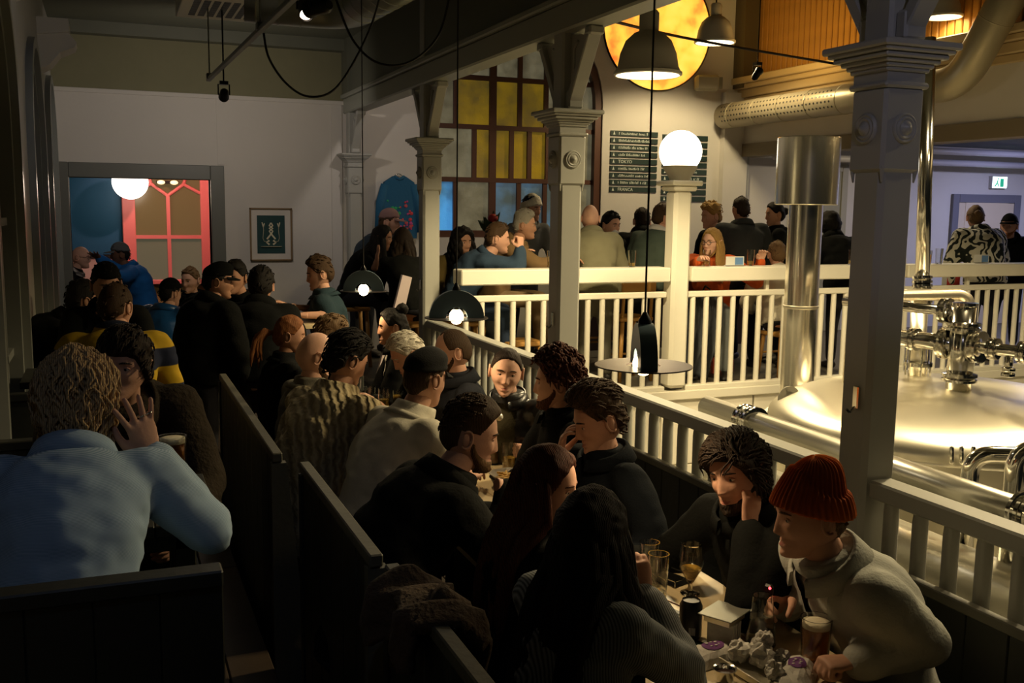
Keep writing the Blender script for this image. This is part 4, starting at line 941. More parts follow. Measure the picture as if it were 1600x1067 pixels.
person('man in bright blue hoodie and grey cap reaching to the bald man', (188, 397, 11.0), -95, pose='stand', ha=-88, hp=6, skin='brown', build=1.12, top=dict(mat=cloth('bright_blue', (.015, .13, .42)), collar='hood', loose=.03, name='hoodie'), hair=hs('black', top=.006), hat=dict(kind='cap', mat=cloth('grey_cap', (.12, .13, .14))),
       arms=(dict(w=(.02, 11.15, 1.28), h='relaxed'), dict(w=(-.08, 11.62, 1.42), h='open', n=(-.2, 0, 1))))
person('person in blue padded jacket and black cap, seated near the doorway', (266, 458, 8.6), 40, seat=.50, ha=50, hp=10, skin='fair', build=1.15, top=dict(mat=mat('blue_nylon', (.010, .07, .22), .35, bump=.5, bscale=14), collar='hood', loose=.045, name='jacket'), hair=hs('black', top=.006), hat=dict(kind='cap', mat=BLK))
person('flush-faced man with short sandy hair behind the blue padded jacket', (298, 438, 9.5), -150, seat=.50, ha=-140, hp=8, skin='pale', top=sht(BLK), hair=hs('light', top=.014), near=False)
person('man in black flat cap and black coat, standing in profile', (340, 440, 6.8), 60, pose='stand', ha=92, hp=8, skin='tan', build=1.12, top=dict(mat=BLK2, collar='high', loose=.035, name='coat'), hair=hs('black', top=.004), hat=dict(kind='flat', mat=BLK))
person('dark-haired person in black talking behind the black flat cap', (368, 434, 7.5), -130, pose='stand', ha=-140, hp=6, skin='tan', top=dict(mat=BLK, collar='band', loose=.02), hair=hs('black'))
person('black silhouette from behind below the framed print', (408, 447, 7.0), 20, pose='stand', ha=14, hp=6, skin='fair', build=1.15, top=dict(mat=BLK, collar='high', loose=.03), hair=hs('black', top=.030, side=.02))
person('man in dark teal T-shirt leaning his forearms on the high table', (500, 428, 7.5), -72, seat=.68, ha=-84, hp=14, skin='fair', build=1.1, top=dict(mat=cloth('dark_teal', (.020, .040, .052)), collar='band', sleeve='short', loose=.018), hair=hs('brown', top=.03, side=.010),
       arms=(dict(w=(1.27, 7.16, 1.225), el=(1.48, 7.18, 1.215), h='relaxed', n=(0, 0, -1), d=(-.9, .1, .1)), dict(w=(1.24, 7.52, 1.26), el=(1.44, 7.66, 1.215), h='relaxed', n=(0, 0, -1), d=(-.9, -.2, .4))))
# ---------------- by the back wall and on the platform
FARG = dict(near=False)
person('woman with long straight black hair raising a hand to her cheek', (597, 372, 10.0), 130, pose='sit', seat=.62, floor=PZ, ha=120, hp=10, fem=1, s=.95, skin='tan', top=dict(mat=BLK, sleeve='short', collar='band'), hair=dict(style='long', col='black', side=.016, top=.016, fall=.45, arc=(60, 180)), arms=(dict(w=(2.62, 9.55, 1.52)), dict(w=(2.47, 9.58, 1.63), h='fist', n=(0, 0, -1), d=(0, 0, 1), e=(-.4, 0, -1))))
person('man in peaked pinkish cap in front of the hanging blue jacket', (608, 347, 10.4), 140, pose='stand', floor=PZ, ha=110, hp=8, skin='fair', top=sht(cloth('grey_blue', (.03, .045, .06))), hair=hs('brown', top=.005), hat=dict(kind='cap', mat=cloth('pink_grey_cap', (.22, .13, .12))))
person('person with long wavy brown hair, back turned, left of the third column', (629, 378, 9.3), 10, pose='sit', seat=.6, floor=PZ, ha=10, fem=1, s=.95, skin='fair', top=dict(mat=BLK2, collar='band'), hair=dict(style='long', col='dark', side=.018, top=.018, fall=.55, arc=(40, 180), wave=.012))
person('woman with voluminous dark curls right of the third column', (722, 378, 9.6), 175, pose='sit', seat=.6, floor=PZ, ha=165, fem=1, s=.95, skin='tan', top=dict(mat=cloth('ochre_top', (.10, .07, .02)), open=(.05, .07, 0), inner=cloth('ochre_inner', (.25, .17, .04)), name='jacket', collar='lapel'), hair=dict(style='long', col='black', side=.035, top=.035, lump=.012, fall=.28, wave=.015, arc=(50, 180)))
person('man in blue denim shirt with elbow on the counter and fist raised', (777, 373, 8.95), 110, pose='sit', seat=.62, floor=PZ, ha=105, hp=8, skin='fair', build=1.1, top=sht(cloth('blue_denim', (.028, .050, .085)), loose=.022), legs=JEAN, hair=hs('brown', top=.02, side=.006), arms=(dict(w=(3.55, 8.55, 1.55)), dict(w=(3.34, 8.06, 1.655), el=(3.33, 8.08, 1.50), h='fist', n=(-.3, .5, 0), d=(-.0, .05, 1))))
person('grey-haired man in brown canvas jacket talking to the denim shirt', (819, 352, 9.35), 120, pose='sit', seat=.70, floor=PZ, ha=112, hp=6, skin='tan', build=1.12, top=sht(cloth('brown_canvas', (.16, .10, .045)), loose=.026), legs=cloth('tan_chinos', (.22, .15, .08)), hair=hs('grey', top=.024), arms=(dict(w=(3.98, 8.7, 1.53)), dict(w=(3.92, 8.35, 1.53))))
person('person in off-white beanie behind the grey-haired man', (830, 326, 10.5), 175, pose='stand', floor=PZ, ha=150, skin='tan', top=sht(cloth('mid_grey', (.12, .12, .12))), hair=hs('black', side=.014), hat=dict(kind='beanie', mat=cloth('white_knit', (.62, .58, .48), bump=.6, bscale=40), tall=.02, slouch=.0))
person('bald man in olive grey jacket standing beside the second column', (922, 341, 9.6), 15, pose='stand', floor=PZ, ha=20, hp=4, skin='pale', build=1.12, top=sht(cloth('olive_grey', (.17, .16, .10)), loose=.026), legs=cloth('grey_trousers', (.13, .12, .09)))
person('dark-haired person in a white face mask at the bar', (954, 352, 10.4), 180, pose='sit', seat=.7, floor=PZ, ha=160, skin='fair', top=sht(BLK), hair=hs('black', side=.012, top=.02),
       extra=lambda k, root, R, sc: MB().ball(A(0, .072, -.052)@R+k['Hc'], (.050, .045, .040), 16, ax=R).build('face_mask', cloth('white_mask', (.6, .6, .6)), root, True))
person('person in black with back turned, left of the lamp post', (1003, 346, 10.8), 30, pose='stand', floor=PZ, ha=20, skin='fair', build=1.15, top=dict(mat=BLK, collar='high', loose=.03), hair=hs('dark', top=.02))
person('man in grey-green blazer and white collar beside the lamp post', (1034, 340, 10.0), 60, pose='stand', floor=PZ, ha=75, skin='fair', build=1.08, top=sht(cloth('green_blazer', (.055, .075, .060)), loose=.022, cmat=cloth('white_collar', (.5, .48, .45))), hair=hs('brown', top=.018))
person('young man with blond curls holding his chin at the bar', (1111, 338, 10.8), -100, pose='stand', floor=PZ, ha=-85, hp=10, skin='fair', top=dict(mat=BLK, collar='band'), hair=dict(style='short', col='golden', side=.012, top=.034, lump=.012, freq=40, locks=60, len=.05, wave=.01), arms=(dict(w=(6.02, 9.16, 1.80), h='fist', n=(0, 0, -1), d=(0, 0, 1), e=(-.3, -.3, -1)), None))
person('broad man in dark shirt standing with his back to us at the bar', (1158, 328, 10.5), 15, pose='stand', floor=PZ, ha=10, skin='tan', build=1.18, top=sht(cloth('dark_slate', (.025, .028, .030)), loose=.024), hair=hs('dark', top=.012, side=.004))
person('smiling woman with long blonde hair and glasses in orange sweater', (1113, 379, 9.75), -150, pose='sit', seat=.56, floor=PZ, ha=-112, hp=2, fem=1, s=1.0, build=1.22, skin='pale', top=dict(mat=cloth('orange_knit', (.55, .095, .018), bump=.5, bscale=60), collar='high', loose=.024, name='sweater'), legs=GRYJ, glasses=True, near=True,
       hair=dict(style='long', col='golden', side=.014, top=.016, fall=.34, arc=(60, 180), wave=.005), arms=(dict(w=(5.85, 8.05, 1.54), h='relaxed'), dict(w=(5.15, 8.05, 1.54), h='relaxed')))
person('woman in dark patterned top partly behind the steel flue', (1211, 335, 10.7), -60, pose='stand', floor=PZ, ha=-75, fem=1, s=.95, skin='tan', top=dict(mat=BLK2, collar='band', loose=.02), hair=dict(style='tied', col='black', side=.012, top=.015, bun=(0, -.11, .02)))
person('sandy-haired person in cream sweater behind the steel flue', (1214, 398, 10.2), 20, pose='sit', seat=.45, floor=PZ, ha=20, skin='fair', build=1.25, top=dict(mat=cloth('cream_sweater', (.62, .58, .47)), collar='band', loose=.024, name='sweater'), hair=hs('light', top=.016))
person('person in black with bushy black hair, back turned, right of the steel flue', (1297, 352, 10.7), 10, pose='stand', floor=PZ, ha=15, skin='fair', build=1.12, top=dict(mat=BLK, collar='high', loose=.03), hair=dict(style='mop', col='black', side=.026, top=.03, lump=.01))
TIE = wave_mat('black_white_tie_dye', (.02, .025, .022), (.62, .60, .50), 4.2, 'X', .9, 16., sharp=.5, dscale=1.3)
person('person in black and white tie-dye hoodie with sandy bun, back turned', (1524, 340, 11.2), 12, pose='stand', floor=PZ, ha=35, skin='fair', build=1.2, top=dict(mat=TIE, collar='hood', loose=.035, name='hoodie'), hair=dict(style='tied', col='light', side=.010, top=.014, bun=(0, -.10, .03), bunr=.035))
person('bearded man in black baseball cap at the right edge', (1577, 353, 11.6), -130, pose='stand', floor=PZ, ha=-115, hp=2, skin='tan', build=1.15, top=dict(mat=BLK, collar='hood', loose=.03), hair=hs('black', top=.004), hat=dict(kind='cap', mat=BLK), beard=('ginger', .012))
run_jobs(); finish_people()
# ================================================================ furniture
DKW = mat('black_stained_wood', (.018, .019, .014), .5, bump=.15, bscale=30, var=.3)
EDGE = mat('lit_bench_edge', (.10, .095, .07), .5, bump=.2, bscale=40, var=.25)  # light on bench tops and near ends, put into a paler colour
TOPW = mat('pale_table_top', (.50, .40, .24), .38, bump=.05, bscale=18, var=.12, vscale=8)
def bxp(name, lo, hi, mt, parent, ch=.004):
    lo, hi = A(*lo), A(*hi); return MB().box((lo+hi)/2, hi-lo, ch=ch).build(name, mt, parent)
TZ = .77
def table(x0, x1, y0, y1, z, label, zf=0., top=TOPW, group=None):
    t = thing('dining_table', label, 'table', ((x0+x1)/2, (y0+y1)/2, zf), group)
    n = max(2, round((x1-x0)/.17)); w = (x1-x0)/n
    for i in range(n): bxp('board', (x0+i*w+.0008, y0, z-.035), (x0+(i+1)*w-.0008, y1, z), top, t, .003)
    bxp('apron', (x0+.06, y0+.1, z-.11), (x1-.06, y1-.1, z-.036), DKW, t)
    for xx in (x0+.09, x1-.09):
        for yy in (y0+.13, y1-.13): bxp('leg', (xx-.03, yy-.03, zf), (xx+.03, yy+.03, z-.037), DKW, t)
    return t
table(1.17, 1.86, 1.55, 3.42, TZ, 'pale wooden dining table nearest to us, strewn with glasses and paper')
table(1.17, 1.84, 3.46, 6.15, TZ, 'long pale wooden dining table between the cable-knit sweater and the railing')
def bench(x0, x1, y0, y1, back, zt, label, seat=.45, zf=0., ends=True, bt=.045):
    """back = -1 backrest at low x, +1 at high x"""
    b = thing('bench', label, 'bench', ((x0+x1)/2, (y0+y1)/2, zf), 'dark wooden benches')
    xb = x0 if back < 0 else x1-bt
    bxp('seat', (x0+.02, y0+.01, seat-.045), (x1-.02, y1-.01, seat-.003), DKW, b)
    n = max(3, round((y1-y0)/.16)); w = (y1-y0)/n
    for i in range(n): bxp('board', (xb+.008, y0+i*w+.002, zf+.03), (xb+bt-.008, y0+(i+1)*w-.002, zt-.03), DKW, b, .003)
    bxp('top_rail', (xb+.004, y0-.004, zt-.035), (xb+bt-.004, y1+.004, zt), EDGE, b, .004)
    if ends:
        for yy in (y0, y1-.04):
            MB().prism([(-.0, zf), (.30, zf), (.30, seat-.05), (.10, seat+.12), (.055, zt-.04), (0, zt-.04)] if back < 0 else [(0, zf), (0, zt-.04), (-.055, zt-.04), (-.10, seat+.12), (-.30, seat-.05), (-.30, zf)][::1],
                       (xb if back < 0 else x1, yy+.02, 0), (1, 0, 0), (0, 0, 1), .04).build('end_panel', EDGE if yy == y0 else DKW, b)  # the end towards us takes the lit colour
    for yy in (y0+.25, y1-.25): bxp('support', (x0+.10, yy-.02, zf), (x1-.06, yy+.02, seat-.046), DKW, b)
    return b
bench(.53, .98, 3.64, 5.50, -1, 1.10, 'long black slatted bench behind the cable-knit sweater')
bench(.60, 1.02, 2.46, 3.48, -1, 1.10, 'short black slatted bench behind the bearded man in black')
bench(.62, 1.02, .9, 2.38, -1, 1.10, 'black bench nearest to us with a brown coat thrown over it')
bench(2.0, 2.47, .6, 2.70, 1, .80, 'low black bench at the right edge under the orange beanie', ends=False)
bench(2.0, 2.47, 2.93, 5.35, 1, .80, 'long low black bench along the railing', ends=False)
def cross_bench(y0, y1, back, zt, label):
    b = thing('bench', label, 'bench', (-.07, (y0+y1)/2, DZ), 'dark wooden benches'); x0, x1 = -.43, .20; yb = y0 if back < 0 else y1-.05
    bxp('seat', (x0, y0+.02, DZ+.40), (x1, y1-.02, DZ+.447), DKW, b)
    for i in range(5): w = (x1-x0)/5; bxp('board', (x0+i*w+.0003, yb+.008, DZ+.02), (x0+(i+1)*w-.0003, yb+.042, zt-.03), DKW, b, .003)
    bxp('top_rail', (x0, yb-.005, zt-.035), (x1, yb+.055, zt), DKW, b); bxp('end_panel', (x1-.001, y0+.03, DZ), (x1+.035, y1-.03, DZ+.40), DKW, b)
cross_bench(2.08, 2.58, -1, 1.245, 'black bench back in the lower left corner behind the blond man')
cross_bench(3.62, 4.10, 1, 1.12, 'black bench under the dark-haired young man with fringe')
cross_bench(4.90, 5.40, -1, 1.15, 'black bench under the striped rugby shirt')
cross_bench(6.0, 6.35, 1, 1.0, 'black bench under the dark silhouettes at the left wall')
table(-.43, .27, 2.86, 3.40, DZ+.76, 'dark pub table between the blond man and the fringed young man', DZ, DKW)
table(-.43, .27, 5.46, 5.93, DZ+.76, 'dark pub table beyond the striped rugby shirt', DZ, DKW)
def round_table(x, y, z, r, zf, label, top=TOPW):
    t = thing('high_table', label, 'table', (x, y, zf))
    MB().lathe([(r-.01, z-.035), (r, z-.03), (r, z-.005), (r-.005, z)], (x, y, 0), 40).build('tabletop', top, t, 40)
    MB().lathe([(.035, zf+.03), (.035, z-.036)], (x, y, 0), 16).build('pole', BLACKM, t, 40); MB().lathe([(.24, zf), (.24, zf+.012), (.05, zf+.03)], (x, y, 0), 32).build('base', BLACKM, t, 40)
round_table(1.26, 7.36, 1.165, .29, 0, 'round high table under the forearms of the teal T-shirt')
round_table(.66, 9.45, .90, .24, 0, 'small round table between the blue padded jacket and the sandy man')
def stool(x, y, seat, zf, label, wood, back=None):
    s_ = thing('stool' if back is None else 'chair', label, 'stool' if back is None else 'chair', (x, y, zf), 'seats on the platform' if zf > .3 else None)
    MB().box((x, y, zf+seat-.022), (.35, .35, .04), ch=.01).build('seat', wood, s_)
    for sx in (-1, 1):
        for sy in (-1, 1): MB().loft([(x+sx*.17, y+sy*.17, zf), (x+sx*.14, y+sy*.14, zf+seat-.043)], [.019, .022], n=8).build('leg', wood, s_, True)
    for sy in (-1, 1): MB().caps((x-.15, y+sy*.157, zf+.22), (x+.15, y+sy*.157, zf+.22), .012, n=8).build('rung', wood, s_, True)
    if back is not None:
        bx_, by_ = back
        for q in (-1, 1): MB().loft([(x+bx_*.16+by_*q*.15, y+by_*.16+bx_*q*.15, zf+seat), (x+bx_*.19+by_*q*.15, y+by_*.19+bx_*q*.15, zf+seat+.40)], .016, n=8).build('back_post', wood, s_, True)
        MB().box((x+bx_*.19, y+by_*.19, zf+seat+.33), (.03 if bx_ else .36, .03 if by_ else .36, .19), ch=.008).build('backrest', wood, s_)
OAK = mat('honey_oak', (.46, .24, .06), .45, bump=.1, bscale=25, var=.2); 
ULAB = {'raising': 'honey oak stool under the woman raising a hand to her cheek', 'back turned, left': 'honey oak stool under the long wavy brown hair', 'voluminous': 'honey oak stool under the voluminous dark curls', 'denim shirt with': 'honey oak stool under the blue denim shirt', 'canvas': 'honey oak stool under the brown canvas jacket', 'mask': 'honey oak stool under the masked guest at the bar', 'glasses in orange': 'honey oak stool under the woman in orange sweater', 'cream sweater': 'honey oak stool under the cream sweater'}
for k in PEOPLE:
    if k['pose'] == 'sit' and k['floor'] == PZ:
        lb = [v_ for q_, v_ in ULAB.items() if q_ in k['label']][0]; P_ = k['P']; stool(P_[0], P_[1], max(.3, P_[2]-.10-PZ-.005), PZ, lb, OAK)
for k in PEOPLE:
    if k['pose'] == 'sit' and k['floor'] == 0 and k['P'][1] > 6.6: stool(k['P'][0], k['P'][1], k['P'][2]-.105, 0, 'dark wooden stool under the ' + ('blue padded jacket' if 'padded jacket and' in k['label'] else 'sandy-haired man by the doorway' if 'sandy' in k['label'] else 'dark teal T-shirt'), DKW)
stool(4.62, 8.42, .62, PZ, 'honey oak chair with wide backrest behind the railing, left of the lamp post', OAK, (0, -1))
stool(3.42, 8.25, .45, PZ, 'low honey oak stool standing empty behind the railing balusters', OAK)
wp = thing('bench_end', 'slanting white board leaning at the far end of the dining table', 'board', (1.7, 6.95, 0))
MB().prism([(-.14, .0), (-.03, .0), (.33, 1.50), (.26, 1.52)], (1.70, 6.95, 0), (1, 0, 0), (0, 0, 1), .04).build('board', mat('pinkish_white', (.60, .50, .50), .5), wp); MB().box((1.65, 7.07, .4), (.06, .22, .8), ch=.008).build('support', DKW, wp)
# bar counter along the back wall of the hall
bc = thing('bar_counter', 'dark bar counter along the back wall under the beer list', 'counter', (6.0, 10.6, PZ))
bxp('worktop', (4.9, 10.2, 1.42), (7.4, 10.75, 1.47), mat('dark_red_wood', (.05, .015, .012), .35), bc)
for i in range(6): bxp('panel', (4.95+i*.4, 10.28, PZ), (5.335+i*.4, 10.68, 1.419), mat('bar_front', (.035, .014, .012), .5), bc)

# ================================================================ coat on the bench, jacket on the wall
def sheet(name, fn, nu, nv, th, mt, parent):
    u = np.linspace(0, 1, nu); v = np.linspace(0, 1, nv); P0 = np.array([[fn(a, b) for a in u] for b in v]); du = np.gradient(P0, axis=1); dv = np.gradient(P0, axis=0)
    nn = np.cross(du, dv); nn /= np.maximum(np.linalg.norm(nn, axis=2), 1e-9)[:, :, None]; Q = P0+nn*th; k = nu*nv; V = np.concatenate([P0.reshape(-1, 3), Q.reshape(-1, 3)]); g = lambda i, j, s: s*k+i*nu+j; Fc = []
    for i in range(nv-1):
        for j in range(nu-1): Fc += [(g(i, j, 1), g(i, j+1, 1), g(i+1, j+1, 1), g(i+1, j, 1)), (g(i, j, 0), g(i+1, j, 0), g(i+1, j+1, 0), g(i, j+1, 0))]
    for i in range(nv-1): Fc += [(g(i, 0, 0), g(i, 0, 1), g(i+1, 0, 1), g(i+1, 0, 0)), (g(i, nu-1, 0), g(i+1, nu-1, 0), g(i+1, nu-1, 1), g(i, nu-1, 1))]
    for j in range(nu-1): Fc += [(g(0, j, 0), g(0, j+1, 0), g(0, j+1, 1), g(0, j, 1)), (g(nv-1, j, 0), g(nv-1, j, 1), g(nv-1, j+1, 1), g(nv-1, j+1, 0))]
    return MB().add(V, Fc).build(name, mt, parent, True)
FUR = mat('brown_fleece', (.055, .032, .016), .95, bump=1., bscale=70, var=.5, vscale=18)
ct = thing('coat', 'brown fleece coat thrown over the nearest bench back', 'coat', (.64, 2.1, 1.1))
def drape(u, v):
    y = 1.97+.28*u; s_ = (v-.42)*.46
    n_ = float(vnoise(np.array([[u*5, v*5, 1.]]), 3)[0])*.02+float(vnoise(np.array([[u*14, v*12, 4.]]), 5)[0])*.008
    if abs(s_) < .06: x = s_; z = 1.125-s_*s_*4
    else: x = np.sign(s_)*(.06+.05*min(1, (abs(s_)-.06)/.3)+.03*math.sin(u*9)); z = 1.11-(abs(s_)-.06)*(.95 if s_ < 0 else .8)
    return A(.645+x*1.1+n_, y+.02*math.sin(v*7), z+n_)
sheet('coat_body', drape, 26, 34, .03, FUR, ct)
MB().loft([(.66, 2.08, 1.13), (.71, 2.06, 1.09), (.74, 2.07, 1.0), (.74, 2.08, .93)], [.03, .036, .034, .024], n=14).build('sleeve', FUR, ct, True)
jk = thing('jacket', 'teal blue jacket embroidered with red flowers hanging on the wall', 'jacket', (3.08, BY-.06, 1.7)); JB = mat('teal_blue_cloth', (.010, .095, .20), .85, bump=.4, bscale=30)
MB().prism([(-.20, -.05), (.20, -.05), (.22, .40), (.17, .58), (.07, .645), (.03, .60), (-.03, .60), (-.07, .645), (-.17, .58), (-.22, .40)], (3.08, BY-.06, 1.70), (1, 0, 0), (0, 0, 1), .07).build('back_panel', JB, jk)
for s_ in (-1, 1): MB().loft([(3.08+s_*.16, BY-.07, 2.25), (3.08+s_*.215, BY-.07, 2.05), (3.08+s_*.245, BY-.08, 1.72)], [(.05, .035), (.055, .04), (.045, .035)], side=(1, 0, 0), n=12).build('sleeve', JB, jk, True)
MB().loft([(3.02, BY-.075, 2.34), (3.08, BY-.09, 2.31), (3.14, BY-.075, 2.34)], .02, n=8).build('collar', JB, jk, True); MB().loft(bend([(3.0, BY-.05, 2.33), (3.08, BY-.05, 2.38), (3.16, BY-.05, 2.33)], .03), .006, n=6).build('hanger', CHROME, jk, True)
rg = np.random.default_rng(3)
for i in range(34):
    c = [(.65, .05, .06), (.55, .08, .10), (.02, .35, .12), (.5, .06, .25)][i % 4]; x = rg.uniform(-.14, .17); z = rg.uniform(.0, .36)
    MB().lathe([(.022 if i % 3 == 0 else .013, 0), (.016 if i % 3 == 0 else .009, .008), (0, .010)], (3.08+x, BY-.095, 1.72+z), 7, ax=[(1, 0, 0), (0, 0, 1), (0, -1, 0)]).build('embroidered_flower', mat('thread_%d' % (i % 4), c, .7), jk)
# ================================================================ framed print
fp = thing('framed_print', 'framed dark green print of raised arms and a twisted knot', 'picture', (1.66, BY, 1.69)); CR = mat('print_cream', (.62, .57, .42), .7)
fm = MB()
for lo, hi in (((1.435, BY-.03, 1.405), (1.45, BY, 1.975)), ((1.87, BY-.03, 1.405), (1.885, BY, 1.975)), ((1.435, BY-.03, 1.405), (1.885, BY, 1.42)), ((1.435, BY-.03, 1.96), (1.885, BY, 1.975))): fm.box((A(*lo)+A(*hi))/2, A(*hi)-A(*lo), ch=.002)
fm.build('frame', mat('oak_frame', (.20, .13, .06), .5), fp); bxp('mount', (1.449, BY-.012, 1.419), (1.871, BY-.004, 1.961), mat('mount_white', (.62, .58, .52), .8), fp, 0); bxp('print', (1.512, BY-.016, 1.485), (1.808, BY-.012, 1.895), mat('print_green', (.006, .045, .045), .6), fp, 0)
O = A(1.66, BY-.018, 1.56); st = lambda pts, w: MB().loft([O+A(x, 0, z) for x, z in pts], [(w, .003)]*len(pts), side=None, n=8)
emb = [([(-.11, -.002), (.11, -.002)], .018)]
for s_ in (-1, 1): emb += [([(s_*.03, .05), (s_*.075, .055), (s_*.088, .09), (s_*.080, .17), (s_*.082, .22)], .011), ([(s_*.082, .21), (s_*.095, .26)], .006), ([(s_*.082, .21), (s_*.07, .25)], .006), ([(s_*.045, .08), (s_*.0, .135), (-s_*.018, .165), (s_*.018, .195), (-s_*.018, .225), (0, .255)], .009), ([(s_*.02, .02), (s_*.05, .045), (s_*.02, .065)], .010)]
for pts, w in emb: st(pts, w).build('emblem', CR, fp)
# ================================================================ beer list
chalk = mat('chalk_white', (.62, .66, .60), .8); brd = mat('list_board', (.012, .03, .026), .6)
def beer_list(x0, z0, n, words, label):
    t = thing('beer_list', label, 'sign', (x0+.33, BY, z0-.4), 'beer list boards')
    for i in range(n):
        z = z0-i*.085
        bo = bxp('strip', (x0, BY-.014, z-.062), (x0+.66, BY-.002, z), brd, t, .001)
        if words[i]: text(words[i], .055, (x0+.11, BY-.0155, z-.050), (1, 0, 0), (0, 0, 1), chalk, 'lettering', bo, .0006)
        else:                                                      # rows too blurred to read: runs of chalk strokes
            g = MB(); xx = x0+.11; rr = np.random.default_rng(i+int(x0*7)); end = x0+rr.uniform(.36, .56)
            while xx < end: hh = rr.uniform(.016, .034); g.box((xx+.005, BY-.0150, z-.048+hh/2), (.008, .001, hh)); g.box((xx+.009, BY-.0150, z-.048+rr.uniform(.004, .028)), (.014, .001, .005)); xx += .019 if rr.random() > .15 else .035
            g.build('chalk_strokes', chalk, bo)
        MB().prism([(.03, -.050), (.062, -.050), (.052, -.028), (.049, -.012), (.043, -.012), (.040, -.028)], (x0, BY-.0150, z), (1, 0, 0), (0, 0, 1), .001).build('tap_mark', chalk, bo)
beer_list(5.77, 2.965, 9, ['', '', '', '', 'TOKYO', '', '', '', 'FRANCA'], 'left beer list of white lettering on dark strips')
beer_list(6.50, 2.945, 10, ['']*10, 'right beer list half hidden by the globe lamp')
# ================================================================ projected orange light, speaker, exit sign
od = thing('projected_light_disc', 'orange and yellow projected light high on the back wall, as a glowing disc', 'sign', (6.38, BY, 4.05))  # stands in for a projected picture; its light is an emissive disc
M = mat('projected_orange_light', (.8, .4, .05), .5); nt = M.node_tree; b_ = nt.nodes['Principled BSDF']; tc = nt.nodes.new('ShaderNodeTexCoord'); nz = nt.nodes.new('ShaderNodeTexNoise'); nz.inputs['Scale'].default_value = 2.6; nz.inputs['Detail'].default_value = 4
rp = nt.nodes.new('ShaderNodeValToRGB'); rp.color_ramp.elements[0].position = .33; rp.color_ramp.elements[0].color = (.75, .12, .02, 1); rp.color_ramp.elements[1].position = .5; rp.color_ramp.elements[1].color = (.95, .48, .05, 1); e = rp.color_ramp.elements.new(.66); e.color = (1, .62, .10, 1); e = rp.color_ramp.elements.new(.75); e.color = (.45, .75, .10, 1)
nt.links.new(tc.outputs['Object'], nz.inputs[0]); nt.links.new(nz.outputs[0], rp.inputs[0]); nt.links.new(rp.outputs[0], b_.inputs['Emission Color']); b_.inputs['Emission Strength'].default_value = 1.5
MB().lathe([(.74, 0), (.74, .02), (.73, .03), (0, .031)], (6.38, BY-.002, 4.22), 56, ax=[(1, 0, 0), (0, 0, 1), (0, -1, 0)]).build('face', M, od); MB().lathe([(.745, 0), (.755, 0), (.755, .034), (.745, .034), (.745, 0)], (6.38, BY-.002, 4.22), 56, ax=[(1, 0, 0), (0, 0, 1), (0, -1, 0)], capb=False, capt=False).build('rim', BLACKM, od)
sk_ = thing('loudspeaker', 'small grey wedge loudspeaker on the wall below the orange disc', 'speaker', (7.0, BY-.1, 3.5)); SPK = mat('grey_speaker', (.30, .27, .19), .5)
MB().box((7.02, BY-.16, 3.58), (.30, .18, .19), rz=-.35, ch=.03).build('cabinet', SPK, sk_); MB().box((7.0, BY-.06, 3.58), (.05, .12, .05)).build('wall_bracket', BLACKM, sk_); MB().box((7.055, BY-.245, 3.58), (.24, .01, .14), rz=-.35, ch=.004).build('grille', mat('grille', (.18, .17, .12), .7, bump=.6, bscale=200), sk_)
ex = thing('exit_sign', 'lit white and green emergency exit sign with a running figure', 'sign', (12.05, BY-.05, 2.4)); ep = atY(1562, 285, BY-.06); EW = mat('exit_white', (.8, .9, .85), .5, emit=2.6, ecol=(.75, 1, .92)); EG = mat('exit_green', (.02, .4, .2), .5, emit=.5, ecol=(.02, .55, .30))
bxp('housing', ep+A(-.15, 0, -.09), ep+A(.15, .055, .09), mat('exit_case', (.5, .5, .5), .5), ex); bxp('panel', ep+A(-.14, -.008, -.08), ep+A(.14, .0, .08), EW, ex)
bxp('door_symbol', ep+A(-.0, -.012, -.065), ep+A(.07, -.008, .055), EG, ex); MB().loft([ep+A(-.10, -.011, -.06), ep+A(-.06, -.011, -.01), ep+A(-.05, -.011, .03)], [(.012, .003)]*3, n=8).build('running_figure', EG, ex); MB().ball(ep+A(-.04, -.011, .05), (.014, .004, .014), 10).build('figure_head', EG, ex); MB().loft([ep+A(-.02, -.011, -.06), ep+A(-.05, -.011, -.015)], [(.01, .003)]*2, n=8).build('figure_leg', EG, ex)
nt_ = thing('notice', 'red and white notice hanging behind the counter near the chrome pipe', 'sign', (8.7, 8.6, 1.0)); q = at(1485, 443, 11.2); bxp('sheet', q-A(.13, .004, .14), q+A(.13, .004, .10), mat('notice_white', (.6, .6, .58), .7), nt_); bxp('red_band', q-A(.06, .007, .14), q+A(.13, -.005, .08), mat('notice_red', (.45, .03, .02), .7), nt_); MB().box((q[0], q[1]+.03, PZ+(q[2]-PZ)/2-.07), (.04, .04, q[2]-PZ-.14)).build('stand', BLACKM, nt_)
